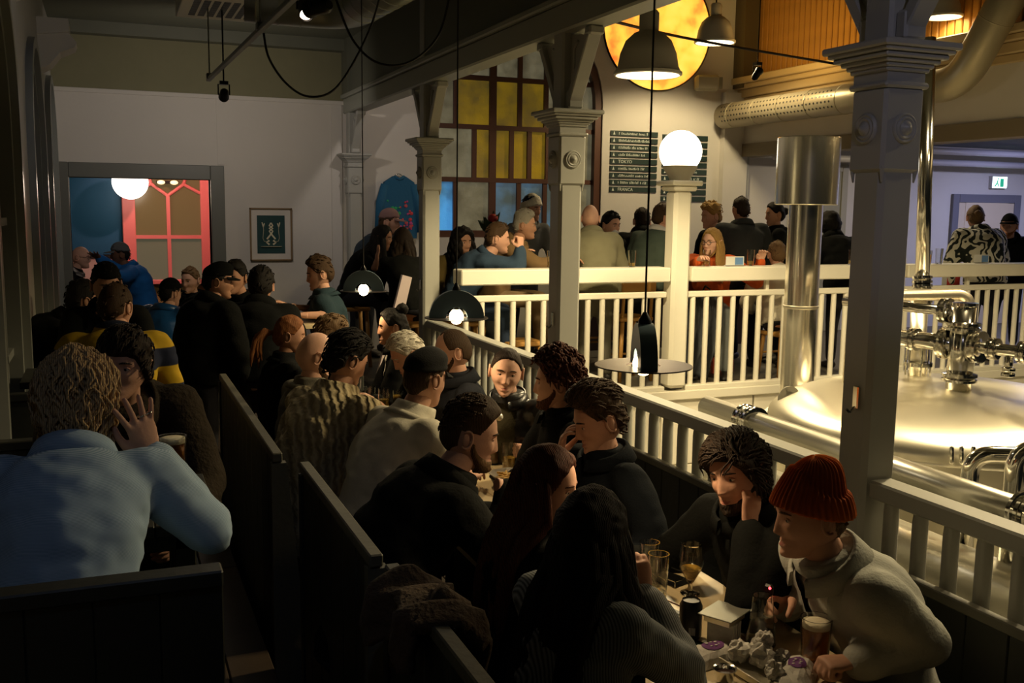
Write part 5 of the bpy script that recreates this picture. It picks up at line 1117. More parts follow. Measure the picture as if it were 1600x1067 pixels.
# ================================================================ lamps
BULBM = mat('glowing_bulb', (1, .8, .5), .4, emit=28., ecol=(1, .74, .40)); PB = mat('petrol_blue_metal', (.10, .165, .21), .4, .1, bump=.02); PLATE = mat('dark_metal_disc', (.10, .085, .085), .35, .7)
def pendant(x, y, z, rz, label, e):
    t = thing('pendant_lamp', label, 'lamp', (x, y, z), 'pendant lamps over the dining table'); u = A(math.cos(rz), math.sin(rz), 0)
    MB().strip(arc((0, 0), .05, 0, 180, 20), arc((0, 0), .128, 0, 180, 20), (x, y, z+.004), u, (0, 0, 1), .05).build('shade', PB, t, 30)
    MB().lathe([(.052, 0), (.052, .004), (.148, .004), (.148, 0), (.052, 0)], (x, y, z), 48, capb=False, capt=False).build('disc', PLATE, t, 30)
    MB().ball((x, y, z+.008), (.033, .033, .037), 20).build('bulb', BULBM, t, True); MB().lathe([(.014, z+.03), (.016, z+.05), (.016, z+.075)], (x, y, 0), 14).build('socket', BLACKM, t, 40)
    MB().lathe([(.02, z+.125), (.02, z+.14), (.006, z+.165)], (x, y, 0), 14).build('cord_grip', BLACKM, t, 40); MB().loft([(x, y, z+.16), (x, y, 3.775)], .0035, n=6).build('cord', BLACKP, t); MB().lathe([(.04, 3.75), (.04, 3.78)], (x, y, 0), 20).build('ceiling_rose', BLACKM, t)
    light('pendant_light', 'SPOT', (x, y, z-.045), e, BULB, .035, target=(x, y, z-1), angle=132, blend=.7, parent=t)
PE = 9.5
pendant(1.5, 2.63, 1.53, math.radians(68), 'nearest pendant lamp, seen edge on in front of the pale railing', PE*1.3)
pendant(1.5, 4.39, 1.49, math.radians(-15), 'blue half-round pendant lamp over the middle of the table', PE)
pendant(1.5, 6.21, 1.47, math.radians(-15), 'farthest pendant lamp, below the third column', PE)
BELLM = mat('bell_shade_grey', (.46, .43, .37), .45); BELLI = mat('bell_inside_white', (.85, .8, .7), .5, emit=2.0, ecol=(1, .86, .60))
def bell(x, y, z, r, label, e, ang=150):
    t = thing('bell_lamp', label, 'lamp', (x, y, z), 'grey bell pendant lamps in the hall'); h = r*1.45
    prof = [(r, 0), (r*1.0, .02), (r*.93, h*.15), (r*.86, h*.42), (r*.70, h*.68), (r*.45, h*.84), (r*.30, h*.88)]
    sh_ = MB().lathe(prof, (x, y, z), 44, capb=False).build('shade', BELLM, t, 50); MB().lathe([(r*.97, .004)]+[(a*.96, b-.004) for a, b in prof[2:]], (x, y, z), 44, capb=False).build('reflector', BELLI, sh_, 50)
    MB().lathe([(r*1.0, -.012), (r*1.05, -.006), (r*1.05, .012), (r*.99, .016), (r*.97, -.01), (r*1.0, -.012)], (x, y, z), 44, capb=False, capt=False).build('rim', BELLM, t, 40)
    MB().lathe([(r*.30, h*.88), (r*.30, h*1.25), (r*.22, h*1.32), (.012, h*1.34)], (x, y, z), 28).build('neck', BELLM, t, 40); MB().loft([(x, y, z+h*1.33), (x, y, 6.2)], .009, n=8).build('stem', BLACKM, t)
    MB().ball((x, y, z+h*.35), r*.22, 16).build('bulb', mat('bell_bulb', (1, .85, .6), .4, emit=20., ecol=(1, .84, .58)), t, True)
    light('bell_light', 'SPOT', (x, y, z+.01), e, WARM, r*.6, target=(x, y, z-1), angle=ang, blend=.35, parent=t)
B1 = at(1012, 116, 6.9); B2 = at(1117, 66, 11.2); B3 = at(1474, 26, 9.6); BE = 300.
bell(*B1, .225, 'large grey bell lamp in front of the glowing orange disc', BE)
bell(*B2, .22, 'small grey bell lamp in front of the brown corner pilaster', BE*.5)
bell(*B3, .17, 'bell lamp half hidden behind the bracket of the nearest column', BE*.07)
bell(4.6, 3.9, 3.55, .225, 'bell lamp above the brewing kettle, over the top edge of the view', BE*1.5); bell(6.5, 4.3, 3.6, .225, 'bell lamp over the brewhouse beyond the upper right edge', BE*.7); bell(5.5, 2.3, 3.7, .225, 'added bell lamp over the brewhouse beside the nearest column, above the view', BE*.38)  # the last bell is added out of view to light jacket and beanie
gl = thing('globe_lamp', 'glowing white globe lamp on top of the pale square post', 'lamp', (4.82, FY, 2.267)); GLM = mat('globe_glass', (1, .95, .85), .4, emit=3.2, ecol=(1, .93, .80))
MB().ball((4.82, FY, 2.525), .192, 40).build('globe', GLM, gl, True); MB().lathe([(.09, 2.268), (.10, 2.30), (.15, 2.375), (.158, 2.40), (.14, 2.402)], (4.82, FY, 0), 32).build('gallery', mat('globe_holder', (.55, .52, .42), .5), gl, 40)
dg = thing('globe_lamp', 'white globe lamp glowing in the room behind the doorway', 'lamp', (.34, 13.4, 2.2)); MB().ball((.30, 13.4, 2.27), .215, 32).build('globe', GLM, dg, True); MB().loft([(.34, 13.4, 2.43), (.34, 13.4, 3.2)], .012, n=8).build('rod', BLACKM, dg); MB().lathe([(.05, 2.42), (.05, 2.46)], (.34, 13.4, 0), 20).build('cap', BLACKM, dg)
light('globe_light', 'POINT', (.34, 13.15, 2.2), 12, (1, .8, .6), .2, parent=dg)
tl = thing('wall_light', 'pair of small warm lights in the arch of the pink window', 'lamp', (.76, 13.8, 2.28))
for x in (.68, .84): MB().ball((x, 13.76, 2.28), (.05, .04, .028), 14).build('bulb', mat('small_bulb', (1, .8, .5), .5, emit=1.6, ecol=(1, .72, .35)), tl, True)
bxp('backplate', (.62, 13.785, 2.265), (.90, 13.815, 2.30), BLACKM, tl)
rd = thing('spot_lamp', 'red stage lamp hidden above the doorway in the far room', 'lamp', (1.0, 12.2, 3.0)); MB().lathe([(.06, 0), (.07, .14), (.03, .17)], (1.0, 12.2, 3.0), 20).build('can', BLACKM, rd); MB().loft([(1.0, 12.2, 3.15), (1.0, 12.2, 3.2)], .01, n=6).build('stem', BLACKM, rd)
light('red_light', 'SPOT', (1.0, 12.2, 2.99), 150, (1, .42, .36), .05, target=(1.0, 13.9, 1.9), angle=80, parent=rd)
# track with spotlights in the gallery
tr = thing('track_rail', 'slanting grey lighting track below the gallery ceiling', 'track', (.9, 7, 3.05)); TRM = mat('track_grey', (.16, .17, .15), .45, .3)
T0, T1 = A(.86, 9.1, 3.06), A(.955, 4.6, 3.06); MB().box((T0+T1)/2, (.035, np.linalg.norm(T1-T0), .03), rz=math.atan2(T0[0]-T1[0], T1[1]-T0[1])*1, ch=.003).build('rail', TRM, tr)
for q in (.02, .6): p = T0+(T1-T0)*q; MB().loft([p+A(0, 0, .015), A(p[0], p[1], 3.78)], .006, n=6).build('rod', TRM, tr); MB().box(p+A(0, 0, .02), (.05, .06, .05), ch=.006).build('clamp', TRM, tr)
def spot(p, tgt, label, e, col, lit, ang=50, r=.042):
    t = thing('spotlight', label, 'spotlight', p, 'track spotlights'); d = nrm(A(*tgt)-p); sd = nrm(np.cross(d, A(0, 0, 1))); up = np.cross(sd, d); ax = [sd, up, d]
    MB().lathe([(r*.5, -.12), (r*.85, -.10), (r*.9, .0), (r*1.05, .01), (r*1.05, .03), (r*.95, .03)], p, 24, ax=ax, capt=False).build('can', BLACKM, t, 40)
    MB().lathe([(0, .012), (r*.95, .012)][::-1], p, 24, ax=ax, capb=False).build('lens', mat('lens_lit' if lit else 'lens_dim', (1, .85, .7), .3, emit=6. if lit else .3, ecol=(1, .80, .60)), t)
    for s_ in (-1, 1): MB().loft([p+sd*s_*r*1.1-d*.03, p+sd*s_*r*1.1-d*.03+A(0, 0, .09)], .006, n=6).build('yoke', BLACKM, t)
    MB().box(p-d*.03+A(0, 0, .1), (.07, .07, .03)).build('mount', BLACKM, t); q = p-d*.03
    MB().loft([q+A(0, 0, .11), A(q[0], q[1], 3.78 if q[0] < RX else 6.2)], .007, n=6).build('stem', BLACKM, t)
    if e: light('spot_light', 'SPOT', p+d*.045, e, col, r, target=p+d*3, angle=ang, blend=.7, parent=t)
spot(A(.985, 9.1, 2.93), (1.1, 11.0, 2.5), 'small black spotlight at the far end of the track', 36, (1, .87, .76), 0, 150)
spot(A(1.13, 6.05, 3.12), (1.2, 3.6, 1.3), 'lit round spotlight glaring below the spiral duct', 15, (1, .85, .6), 1, 75)
spot(A(.95, 4.9, 2.93), (-.45, 7.6, 2.9), 'added unseen spotlight on the near part of the track above the view', 15, (.80, .82, 1.0), 0, 55)  # added out of view to lighten the left wall
spot(A(.1, .6, 3.4), (-.15, 2.7, 1.2), 'added blue fill spotlight on the ceiling behind us', 9.5, (.48, .64, 1.0), 0, 52)  # added fill, unseen: bluish light on the striped shirt
spot(A(1.3, .2, 3.4), (2.55, 2.8, 2.3), 'added lavender fill spotlight on the ceiling behind us', 30, (.78, .74, 1.0), 0, 28)  # unseen lamp added to tint the nearest column
spot(A(2.95, 8.7, 3.5), (3.05, 11.0, 2.5), 'added unseen spotlight above the beam washing the wall behind the blue jacket', 34, (1, .88, .80), 0, 70)  # added behind the fascia, hidden, to brighten this piece of wall
spot(A(6.4, 9.0, 3.45), (7.65, 9.6, 4.6), 'amber spotlight washing the timber boarding', 60, (1, .62, .18), 0, 110)
spot(at(1325, 133, 11.3), (5.5, 9.0, 1.8), 'black twin spotlight bracket in front of the side wall', 60, (1, .86, .62), 0, 110)
sr = thing('ceiling_lamp', 'blue-white lamp under the ceiling of the side room', 'lamp', (11.6, 9.2, 2.9)); MB().lathe([(.16, 2.90), (.17, 2.95)], (11.6, 9.2, 0), 28).build('housing', BLACKM, sr); MB().lathe([(.15, 2.885), (.15, 2.90)], (11.6, 9.2, 0), 28).build('diffuser', mat('blue_diffuser', (.6, .65, 1), .5, emit=2, ecol=(.55, .6, 1)), sr)
light('side_light', 'AREA', (11.6, 9.2, 2.87), 55, (.55, .58, 1.0), .4, target=(11.7, 9.6, 0), parent=sr)
wl = thing('ceiling_lamp', 'added warm lamp under the side room ceiling behind the steel flue', 'lamp', (8.9, 9.3, 2.9)); MB().lathe([(.12, 2.90), (.13, 2.95)], (8.9, 9.3, 0), 28).build('housing', BLACKM, wl); MB().lathe([(.11, 2.885), (.11, 2.90)], (8.9, 9.3, 0), 28).build('diffuser', mat('warm_diffuser', (1, .85, .6), .5, emit=2, ecol=(1, .82, .55)), wl)  # lamp added to warm the wall left of the nearest column
light('warm_fill_light', 'AREA', (8.9, 9.3, 2.87), 20, (1, .82, .55), .3, target=(8.8, 9.9, 0), parent=wl)
for s_ in (0, 1):
    p = thing('ceiling_pipe', ('upper' if s_ else 'lower')+' pale pipe under the side room ceiling near the exit sign', 'pipe', (10, 10.5, 2.7+s_*.1)); MB().loft([(7.9, 10.7-s_*.3, 2.70+s_*.13), (13, 10.7-s_*.3, 2.70+s_*.13)], .045, n=14).build('tube', mat('pale_pipe', (.5, .48, .5), .4), p, True); MB().lathe([(.052, 0), (.052, .2)], (9.9, 10.7-s_*.3, 2.70+s_*.13), 14, ax=[(0, 1, 0), (0, 0, 1), (1, 0, 0)]).build('coupling', mat('green_coupling', (.01, .10, .07), .5), p, 40)
# ceiling unit, ducts, cables
ac = thing('ceiling_grille', 'white perforated air grille on the gallery ceiling', 'vent', (1.03, 9.1, 3.65)); bxp('panel', (.64, 8.55, 3.64), (1.42, 9.56, 3.78), mat('white_metal', (.75, .72, .62), .5), ac, .006)
slm = MB().box((0, 0, 0), (.055, .03, .004)).mesh('slot'); slm.materials.append(BLACKP)
for i in range(8):
    for j in range(16): piece(slm, 'slot', (.76+i*.078, 8.72+j*.045, 3.639), ac)
DUCT = mat('spiral_duct_zinc', (.34, .36, .31), .33, .9, bump=.1, bscale=20)
def duct(pts, r, label, mt=DUCT, loc=None, rings=.12, flat=None):
    t = thing('ventilation_duct', label, 'duct', pts[0]); P_ = bend(pts, r*1.6, 8); MB().loft(P_, r, n=28).build('tube', mt, t, True)
    acc = 0
    for a_, b_ in zip(P_[:-1], P_[1:]):
        L_ = np.linalg.norm(b_-a_); k_ = int(L_/rings); d = nrm(b_-a_); s0 = nrm(np.cross(d, A(0, 0, 1))); ax = [s0, np.cross(d, s0)*1, d]
        for j in range(k_): MB().lathe([(r*.99, -.006), (r*1.025, -.004), (r*1.025, .004), (r*.99, .006)], a_+d*(j+.5)*L_/k_, 28, ax=ax, capb=False, capt=False).build('seam_ring', mt, t, 40)
    return t
duct([(1.0, 7.75, 3.50), (1.75, 7.65, 3.48), (1.95, 5.0, 3.50)], .17, 'silver spiral duct under the gallery ceiling', rings=.16)
DPER = mat('perforated_cream_duct', (.42, .37, .25), .4, .5, bump=.1, bscale=20)
dd = duct([(7.30, 10.95, 3.19), (7.30, 8.2, 3.19), (7.30, 7.15, 3.19), (7.30, 6.2, 4.6)], .155, 'perforated ventilation duct along the side wall, rising at the right', DPER, rings=.5)
hm_ = MB().lathe([(.012, 0), (.012, .004)], (0, 0, 0), 8, ax=[(0, 1, 0), (0, 0, 1), (1, 0, 0)]).mesh('perforation'); hm_.materials.append(BLACKP)
for i in range(34):
    for j, a in enumerate((150, 172, 194, 216)):
        ca, sa = math.cos(math.radians(a)), math.sin(math.radians(a)); piece(hm_, 'perforation', (7.30+ca*.1565, 8.75+i*.062+(j % 2)*.03, 3.19+sa*.1565*-1), dd, (0, math.radians(a-180), 0))
def cable(pts, label, r=.008, mt=BLACKP):
    P_ = [A(*p) for p in pts]; k = len(P_); out = []
    for i in range(k-1):
        p0, p1, p2, p3 = P_[max(i-1, 0)], P_[i], P_[i+1], P_[min(i+2, k-1)]
        for j in range(8):
            t = j/8; out.append(.5*((2*p1)+(-p0+p2)*t+(2*p0-5*p1+4*p2-p3)*t*t+(-p0+3*p1-3*p2+p3)*t**3))
    out.append(P_[-1]); tag(MB().loft(out, r, n=6).build('cable', mt, None, True, loc=pts[0]), label, 'cable')
cable([at(412, 52, 6.6), at(420, 90, 6.6), at(445, 128, 6.6), at(478, 150, 6.6), at(515, 145, 6.6), at(545, 110, 6.6), at(580, 40, 6.6), at(600, -30, 6.5)], 'slack black cable looping down from the lighting track')
cable([at(520, -15, 6.2), at(550, 60, 6.2), at(590, 98, 6.2), at(640, 97, 6.2), at(685, 55, 6.2), at(705, -20, 6.2)], 'slack black cable looping under the olive fascia')
cable([(RX+.08, 6.2, 3.35), (5.2, 8.6, 3.66), (SX-.19, 8.9, 3.57)], 'thin black cable strung across the hall to the side wall', .014)
cable([(SX-.4, 7.2, 4.3), (SX-.35, 6.0, 4.15), (SX-.35, 4.5, 4.2)], 'thin black cable near the rising duct at the upper right', .012)
# ================================================================ brewhouse
KC = A(4.68, 4.52); kt = thing('brew_kettle', 'large domed stainless steel brewing kettle behind the railing', 'kettle', (KC[0], KC[1], HZ))
R_, ZR, DH = 1.05, .72, .27
MB().lathe([(R_, HZ+.35), (R_, ZR-.02), (R_+.03, ZR-.02), (R_+.03, ZR+.005), (R_, ZR+.01)], (KC[0], KC[1], 0), 72, capt=False).build('shell', STEEL, kt, 30)
pr = [(R_*math.cos(t), ZR+.01+DH*math.sin(t)**.9) for t in np.linspace(0, PI/2-.02, 22)]; MB().lathe(pr+[(0, ZR+.01+DH)], (KC[0], KC[1], 0), 72, capb=False).build('dome', STEEL, kt, True)
for a in np.linspace(.4, 2*PI+.4, 4, endpoint=False): MB().caps((KC[0]+.8*math.cos(a), KC[1]+.8*math.sin(a), HZ+.03), (KC[0]+.8*math.cos(a), KC[1]+.8*math.sin(a), HZ+.4), .06, n=12).build('leg', STEEL, kt, True)
q = A(3.93, 5.05, .80); MB().strip(arc((0, .06), .028, 0, 360, 18), [(-.075, -.04), (-.075, 0), (-.072, .06)]+arc((0, .06), .062, 160, 20, 10)+[(.072, .06), (.075, 0), (.075, -.04), (.0, -.04), (-.03, -.04)], q, nrm(A(1, -.3, 0)), (0, 0, 1), .015).build('lifting_eye', mat('dull_steel', (.22, .21, .17), .5, .8), kt)
for dx in (0, .09, .2): MB().caps(A(*at(1487+dx*170, 722, 5.05)), A(*at(1487+dx*170, 700, 5.05)), .012, n=10).build('stud', CHROME, kt, True)
fl_ = thing('flue', 'tall brushed steel flue with a wide cylindrical hood', 'flue', (4.5, 5.75, HZ)); F0, F1 = at(1236, 680, 6.95), at(1258, 300, 6.95); fx, fy = (F0[0]+F1[0])/2+.02, (F0[1]+F1[1])/2
FLU = mat('polished_flue_steel', (.86, .82, .72), .2, 1., aniso=.6)
MB().lathe([(.115, HZ), (.115, 2.15)], (fx, fy, 0), 48).build('pipe', FLU, fl_, 40)
for z in (.55, 1.35): MB().lathe([(.115, z-.012), (.121, z-.008), (.121, z+.008), (.115, z+.012)], (fx, fy, 0), 48, capb=False, capt=False).build('seam', STEEL, fl_, 40)
MB().lathe([(.10, 2.05), (.205, 2.05), (.21, 2.055), (.21, 2.50), (.205, 2.505), (.198, 2.505), (.198, 2.07), (.10, 2.07)], (fx, fy, 0), 56, capb=False, capt=False).build('hood', FLU, fl_, 30)
def pipe(pts, r, label, mt=CHROME, rad=.09, clamps=(), cat='pipe', name='steel_pipe'):
    t = thing(name, label, cat, pts[0]); MB().loft(bend(pts, rad, 8), r, n=18).build('tube', mt, t, True)
    for (p, d, rr) in clamps:
        d = nrm(d); s0 = nrm(np.cross(d, A(.3, .5, .8))); MB().lathe([(rr*.9, -.028), (rr*1.25, -.022), (rr*1.25, -.008), (rr*1.05, 0), (rr*1.25, .008), (rr*1.25, .022), (rr*.9, .028)], p, 20, ax=[s0, np.cross(d, s0), d]).build('clamp', CHROME, t, 35)
    return t
D = 5.75
tp_ = at(1507, 478, D); tb = at(1503, 628, D); tb = A(tp_[0], tp_[1], .95)
te = pipe([tb, tp_], .072, 'thick upright steel pipe with clamps on the kettle dome', CHROME, clamps=[(A(tb[0], tb[1], z), A(0, 0, 1), .078) for z in (1.06, 1.36)])
MB().lathe([(.072, 0), (.076, .004), (.076, .02), (0, .024)], tp_, 24).build('end_cap', CHROME, te, 40)
c1 = A(tp_[0], tp_[1], 1.25); dv = nrm(at(1600, 562, 5.5)-c1); dv[2] = 0
pipe([c1, c1+dv*.16, c1+dv*1.3], .034, 'horizontal steel pipe running right from the kettle outlet', CHROME, clamps=[(c1+dv*.10, dv, .075), (c1+dv*.19, dv, .05), (c1+dv*.36, dv, .05)])
pipe([c1+dv*.28, c1+dv*.28-A(0, 0, .14)], .022, 'short downward valve stub on the horizontal steel pipe', CHROME, clamps=[(c1+dv*.28-A(0, 0, .12), A(0, 0, 1), .03)])
lv = -dv; pipe([c1, c1+lv*.30, c1+lv*.55], .05, 'stub of steel pipe running left from the kettle outlet', CHROME, clamps=[(c1+lv*.10, lv, .075), (c1+lv*.30, lv, .055)])
c2 = A(tp_[0], tp_[1], 1.44); pipe([c2, c2+lv*.8], .03, 'slim steel arm with ball joint above the kettle', CHROME, clamps=[(c2+lv*.11, lv, .06)])
pipe([at(1322, 650, 6.2), at(1335, 478, 6.2), at(1350, 462, 6.2), at(1500, 460, 6.3), at(1513, 468, 6.3), at(1510, 500, 6.3)], .038, 'steel pipe arching over from beside the nearest column', mat('satin_steel', (.66, .60, .48), .3, .9), .10)
pipe([at(1452, 60, 6.6), at(1440, 470, 6.6)], .045, 'tall chrome pipe rising beside the nearest column', CHROME, clamps=[(at(1441, y, 6.6), at(1441, 300, 6.6)-at(1441, 600, 6.6), .052) for y in (437, 450, 462, 475)])
sg = thing('sight_glass', 'cylindrical sight glass with guard rods above the kettle', 'sight glass', at(1430, 605, 6.3)); g0, g1 = at(1432, 605, 6.3), at(1436, 470, 6.3); MB().loft([g0, g1], .05, n=20).build('tube', STEEL, sg, True)
for a in np.linspace(0, 2*PI, 6, endpoint=False): MB().loft([g0+A(.075*math.cos(a), .075*math.sin(a), 0), g0+A(.075*math.cos(a), .075*math.sin(a), .30)], .006, n=6).build('guard_rod', CHROME, sg)
for z in (0, .15, .30): MB().lathe([(.055, z-.012), (.085, z-.012), (.085, z+.012), (.055, z+.012)], g0, 24, capb=False, capt=False).build('ring', CHROME, sg, 40)
MB().caps(A(g0[0], g0[1], HZ), g0, .03, n=12).build('stand', STEEL, sg, True)
INS = mat('steel_cladding', (.62, .60, .52), .3, .9, bump=.03)
pipe([(2.90, 4.40, .98), (2.90, 1.2, .97)], .058, 'long clad pipe running along the outside of the railing', INS, clamps=[(A(2.90, y, .98), A(0, 1, 0), .062) for y in (4.05, 3.99, 2.42, 2.37)])
pipe([(3.14, 4.6, .55), (3.14, .8, .55)], .13, 'fat steel pipe low behind the railing balusters', INS, clamps=[(A(3.14, 2.3, .55), A(0, 1, 0), .135)])
pipe([(3.1, 5.0, .80), (3.1, .8, .80)], .035, 'slim steel pipe between the clad pipe and the fat pipe', CHROME)
for i, (yy, lb) in enumerate(((2.72, 'nearest bent steel pipe looping over the clad pipe at the right edge'), (3.02, 'second bent steel pipe looping beside the kettle rim'))):
    pipe([(3.18+i*.1, yy, .60), (3.18+i*.1, yy, 1.12-i*.1), (3.75, yy-.35, 1.14-i*.1), (4.2, yy-.6, 1.14-i*.1)], .036, lb, CHROME, .09)
blk = thing('pipe_collar', 'black rubber collar around the clad pipe', 'collar', (2.90, 2.30, .974)); MB().lathe([(.062, -.03), (.095, -.025), (.095, .02), (.062, .03)], (2.90, 2.30, .974), 28, ax=[(1, 0, 0), (0, 0, 1), (0, -1, 0)]).build('ring', BLACKP, blk, 40); MB().box((2.90, 2.30, .90), (.03, .05, .06)).build('clip', BLACKM, blk)
for i in range(5):
    cb = thing('steel_cabinet', ['first', 'second', 'third', 'fourth', 'fifth'][i]+' pale control cabinet from the right edge, low behind the balusters', 'cabinet', (3.55, .9+i*.75, HZ), 'pale cabinets below the gallery'); bxp('body', (3.35, .6+i*.75, HZ), (3.75 if i < 3 else 3.6, 1.25+i*.75, -.05 if i < 3 else -.4), KERB, cb, .01); bxp('door', (3.335, .63+i*.75, HZ+.08), (3.35, 1.22+i*.75, -.1 if i < 3 else -.45), KERB, cb, .004)
# ================================================================ things on the tables
BEER = mat('amber_beer', (.62, .24, .03), .1, trans=.75); PALEB = mat('golden_beer', (.85, .55, .10), .1, trans=.8); FOAM = mat('beer_foam', (.82, .74, .56), .9, bump=.4, bscale=120); WATER = mat('clear_drink', (.8, .78, .6), .05, trans=.9)
def glass(p, h, r0, r1, label, fill=0., liquid=BEER, foam=.0, kind='tumbler', group='glasses on the near table', detail=24):
    t = thing('drinking_glass', label, 'glass', p, group); p = A(*p); w = .003
    if kind == 'stem':
        out = [(.030, 0), (.032, .003), (.008, .012), (.006, .035), (.012, .042), (r0, .075), (r1*1.02, h*.55), (r1, h*.72), (r1*.86, h)]; inn = [(a-w, b+.002) for a, b in out[5:]][::-1]+[(.006, .05), (0, .049)]
    else: out = [(r0*.96, 0), (r0, .004), (r0+(r1-r0)*.5, h*.5), (r1, h)]; inn = [(r1-w, h), (r0+(r1-r0)*.5-w, h*.5), (r0-w, .010), (0, .009)]
    MB().lathe(out+inn, p, detail, capt=False).build('bowl', GLASS, t, 40)
    if fill:
        zb = .052 if kind == 'stem' else .0115; zt = h*fill
        def rad(z):
            o = out if kind != 'stem' else out[4:]; return np.interp(z, [b for a, b in o], [a for a, b in o])-w-.0008
        zs = np.linspace(zb, zt, 6); MB().lathe([(0, zb)]+[(max(.004, rad(z)), z) for z in zs]+[(0, zt)], p, detail, capb=False, capt=False).build('drink', liquid, t, 40)
        if foam: MB().lathe([(0, zt+.0005), (rad(zt)-.0004, zt+.0005), (rad(zt+foam)-.0004, zt+foam), (rad(zt+foam)*.6, zt+foam+.003), (0, zt+foam+.004)], p, detail, capb=False, capt=False).build('foam', FOAM, t, True)
    return t
def tz(px, py, z=TZ): return atZ(px, py, z+.001)
glass(tz(1272, 1038), .135, .036, .043, 'pint of amber beer with foam in front of the orange beanie man', .80, BEER, .015)
glass(tz(1078, 927), .165, .030, .040, 'stemmed beer glass a third full of golden beer', .52, PALEB, 0, 'stem'); glass(tz(1027, 938), .155, .028, .034, 'tall nearly empty glass by the striped sleeve', .22, WATER)
glass(tz(1013, 915), .15, .027, .034, 'empty tall glass behind the tall glass by the striped sleeve', .0); glass(A(1.36, 2.36, TZ+.001), .15, .029, .036, 'glass under the hand of the woman with very long black hair', .3, PALEB)
cf = glass(tz(1188, 1006), .145, .044, .030, 'wide-bottomed carafe of pale yellow drink beside the crumpled paper', .62, WATER)
cn_ = thing('drink_can', 'black drink can with a small white barcode', 'can', tz(1078, 995), None); q = tz(1078, 995); MB().lathe([(.026, 0), (.033, .008), (.033, .098), (.027, .110), (.026, .114), (.023, .110), (0, .110)], q, 28).build('can_body', mat('black_can', (.012, .012, .012), .3, .5), cn_, 40)
vx = nrm(A(-q[0], -q[1], 0)); sx_ = np.cross(A(0, 0, 1), vx)*-1
for i in range(9): MB().box(q+vx*.0336+sx_*(-.004+i*.0022)*-1+A(0, 0, .030), (.0012 if i % 2 else .0007, .001, .022), ax=[sx_, vx, (0, 0, 1)]).build('barcode_bar', mat('label_white', (.6, .6, .58), .6), cn_)
PAP = mat('white_paper', (.58, .56, .52), .85, bump=.5, bscale=35, var=.05); PUR = mat('purple_print', (.13, .035, .17), .8)
nh = thing('napkin_holder', 'steel-topped napkin holder with white napkins', 'napkin holder', tz(1130, 1005)); q = tz(1130, 1005); MB().box(q+A(0, 0, .095), (.125, .105, .004), rz=.5, ch=.001).build('lid', mat('dull_steel_lid', (.30, .30, .26), .45, .7), nh); MB().box(q+A(0, 0, .083), (.095, .08, .020), rz=.5).build('frame', STEEL, nh)
for i in range(7): MB().box(q+A(-.02+i*.007, -.012+i*.004, .036), (.004, .082, .070), rz=.5+random.uniform(-.06, .06)).build('napkin', PAP, nh)
ph_ = thing('phone', 'black phone lying flat in front of the drink can', 'phone', tz(1090, 1018)); q = tz(1090, 1018); MB().box(q+A(0, 0, .006), (.085, .165, .010), rz=.4, ch=.004).build('case', BLACKP, ph_); MB().box(q+A(0, 0, .0118), (.078, .156, .001), rz=.4).build('screen', mat('phone_screen', (.005, .012, .01), .08), ph_)
def bag(p, rz, label, L=.19, W_=.11):
    t = thing('paper_bag', label, 'paper bag', p, 'paper bags with purple print'); p = A(*p); c, s_ = math.cos(rz), math.sin(rz); U = A(c, s_, 0); V_ = A(-s_, c, 0); rr = np.random.default_rng(int(p[0]*999))
    nu, nv = 13, 9; g = np.zeros((nv, nu, 3))
    for i in range(nv):
        for j in range(nu):
            a = j/(nu-1)-.5; b2 = i/(nv-1)-.5; hh = .036*(1-(2*abs(b2))**2.5)*(.35+.65*min(1, (j+.5)/(nu*.4)))*(1-(2*abs(a))**6)+.004
            g[i, j] = p+U*a*L+V_*b2*W_*(1-.15*(a+.5))+A(0, 0, hh+rr.normal(0, .0022))
    vt = g.reshape(-1, 3); vb = vt.copy(); vb[:, 2] = p[2]+.001; k = nu*nv; Fc = []
    for i in range(nv-1):
        for j in range(nu-1): a = i*nu+j; Fc += [(a, a+1, a+nu+1, a+nu), (k+a, k+a+nu, k+a+nu+1, k+a+1)]
    rim_ = [j for j in range(nu)]+[i*nu+nu-1 for i in range(1, nv)]+[(nv-1)*nu+j for j in range(nu-2, -1, -1)]+[i*nu for i in range(nv-2, 0, -1)]
    for a, b2 in zip(rim_, rim_[1:]+rim_[:1]): Fc.append((a, k+a, k+b2, b2))
    MB().add(np.concatenate([vt, vb]), Fc).build('bag', PAP, t)
    o_ = g[4, 7]; el = [(math.cos(w)*.036, math.sin(w)*.026) for w in np.linspace(0, 2*PI, 22, endpoint=False)]; nn = 20
    def on(a, b2, up): # lay a mark on the bag
        ia = (a/L+.5)*(nu-1)+1; ib = (b2/W_+.5)*(nv-1); ia = min(max(ia, 0), nu-1.001); ib = min(max(ib, 0), nv-1.001); i0, j0 = int(ib), int(ia); fi, fj = ib-i0, ia-j0
        return (g[i0, j0]*(1-fi)*(1-fj)+g[i0+1, j0]*fi*(1-fj)+g[i0, j0+1]*(1-fi)*fj+g[i0+1, j0+1]*fi*fj)+A(0, 0, up)
    rings_ = [[on(a*f_, b2*f_, .0018) for a, b2 in el] for f_ in (1, .75, .5, .25)]; V2 = sum(rings_, [])+[on(0, 0, .0018)]; n2 = len(el); F2 = [(r_*n2+i, r_*n2+(i+1) % n2, (r_+1)*n2+(i+1) % n2, (r_+1)*n2+i) for r_ in range(3) for i in range(n2)]+[(3*n2+i, 3*n2+(i+1) % n2, 4*n2) for i in range(n2)]
    MB().add(V2, F2).build('round_logo', PUR, t)
    for a, b2, w in ((-.016, .008, .005), (.0, .010, .004), (.014, .007, .005), (-.012, -.009, .004), (.004, -.010, .005), (.017, -.006, .003)): MB().ball(on(a, b2, .003), (w, w*.7, .001), 8).build('logo_mark', PAP, t)
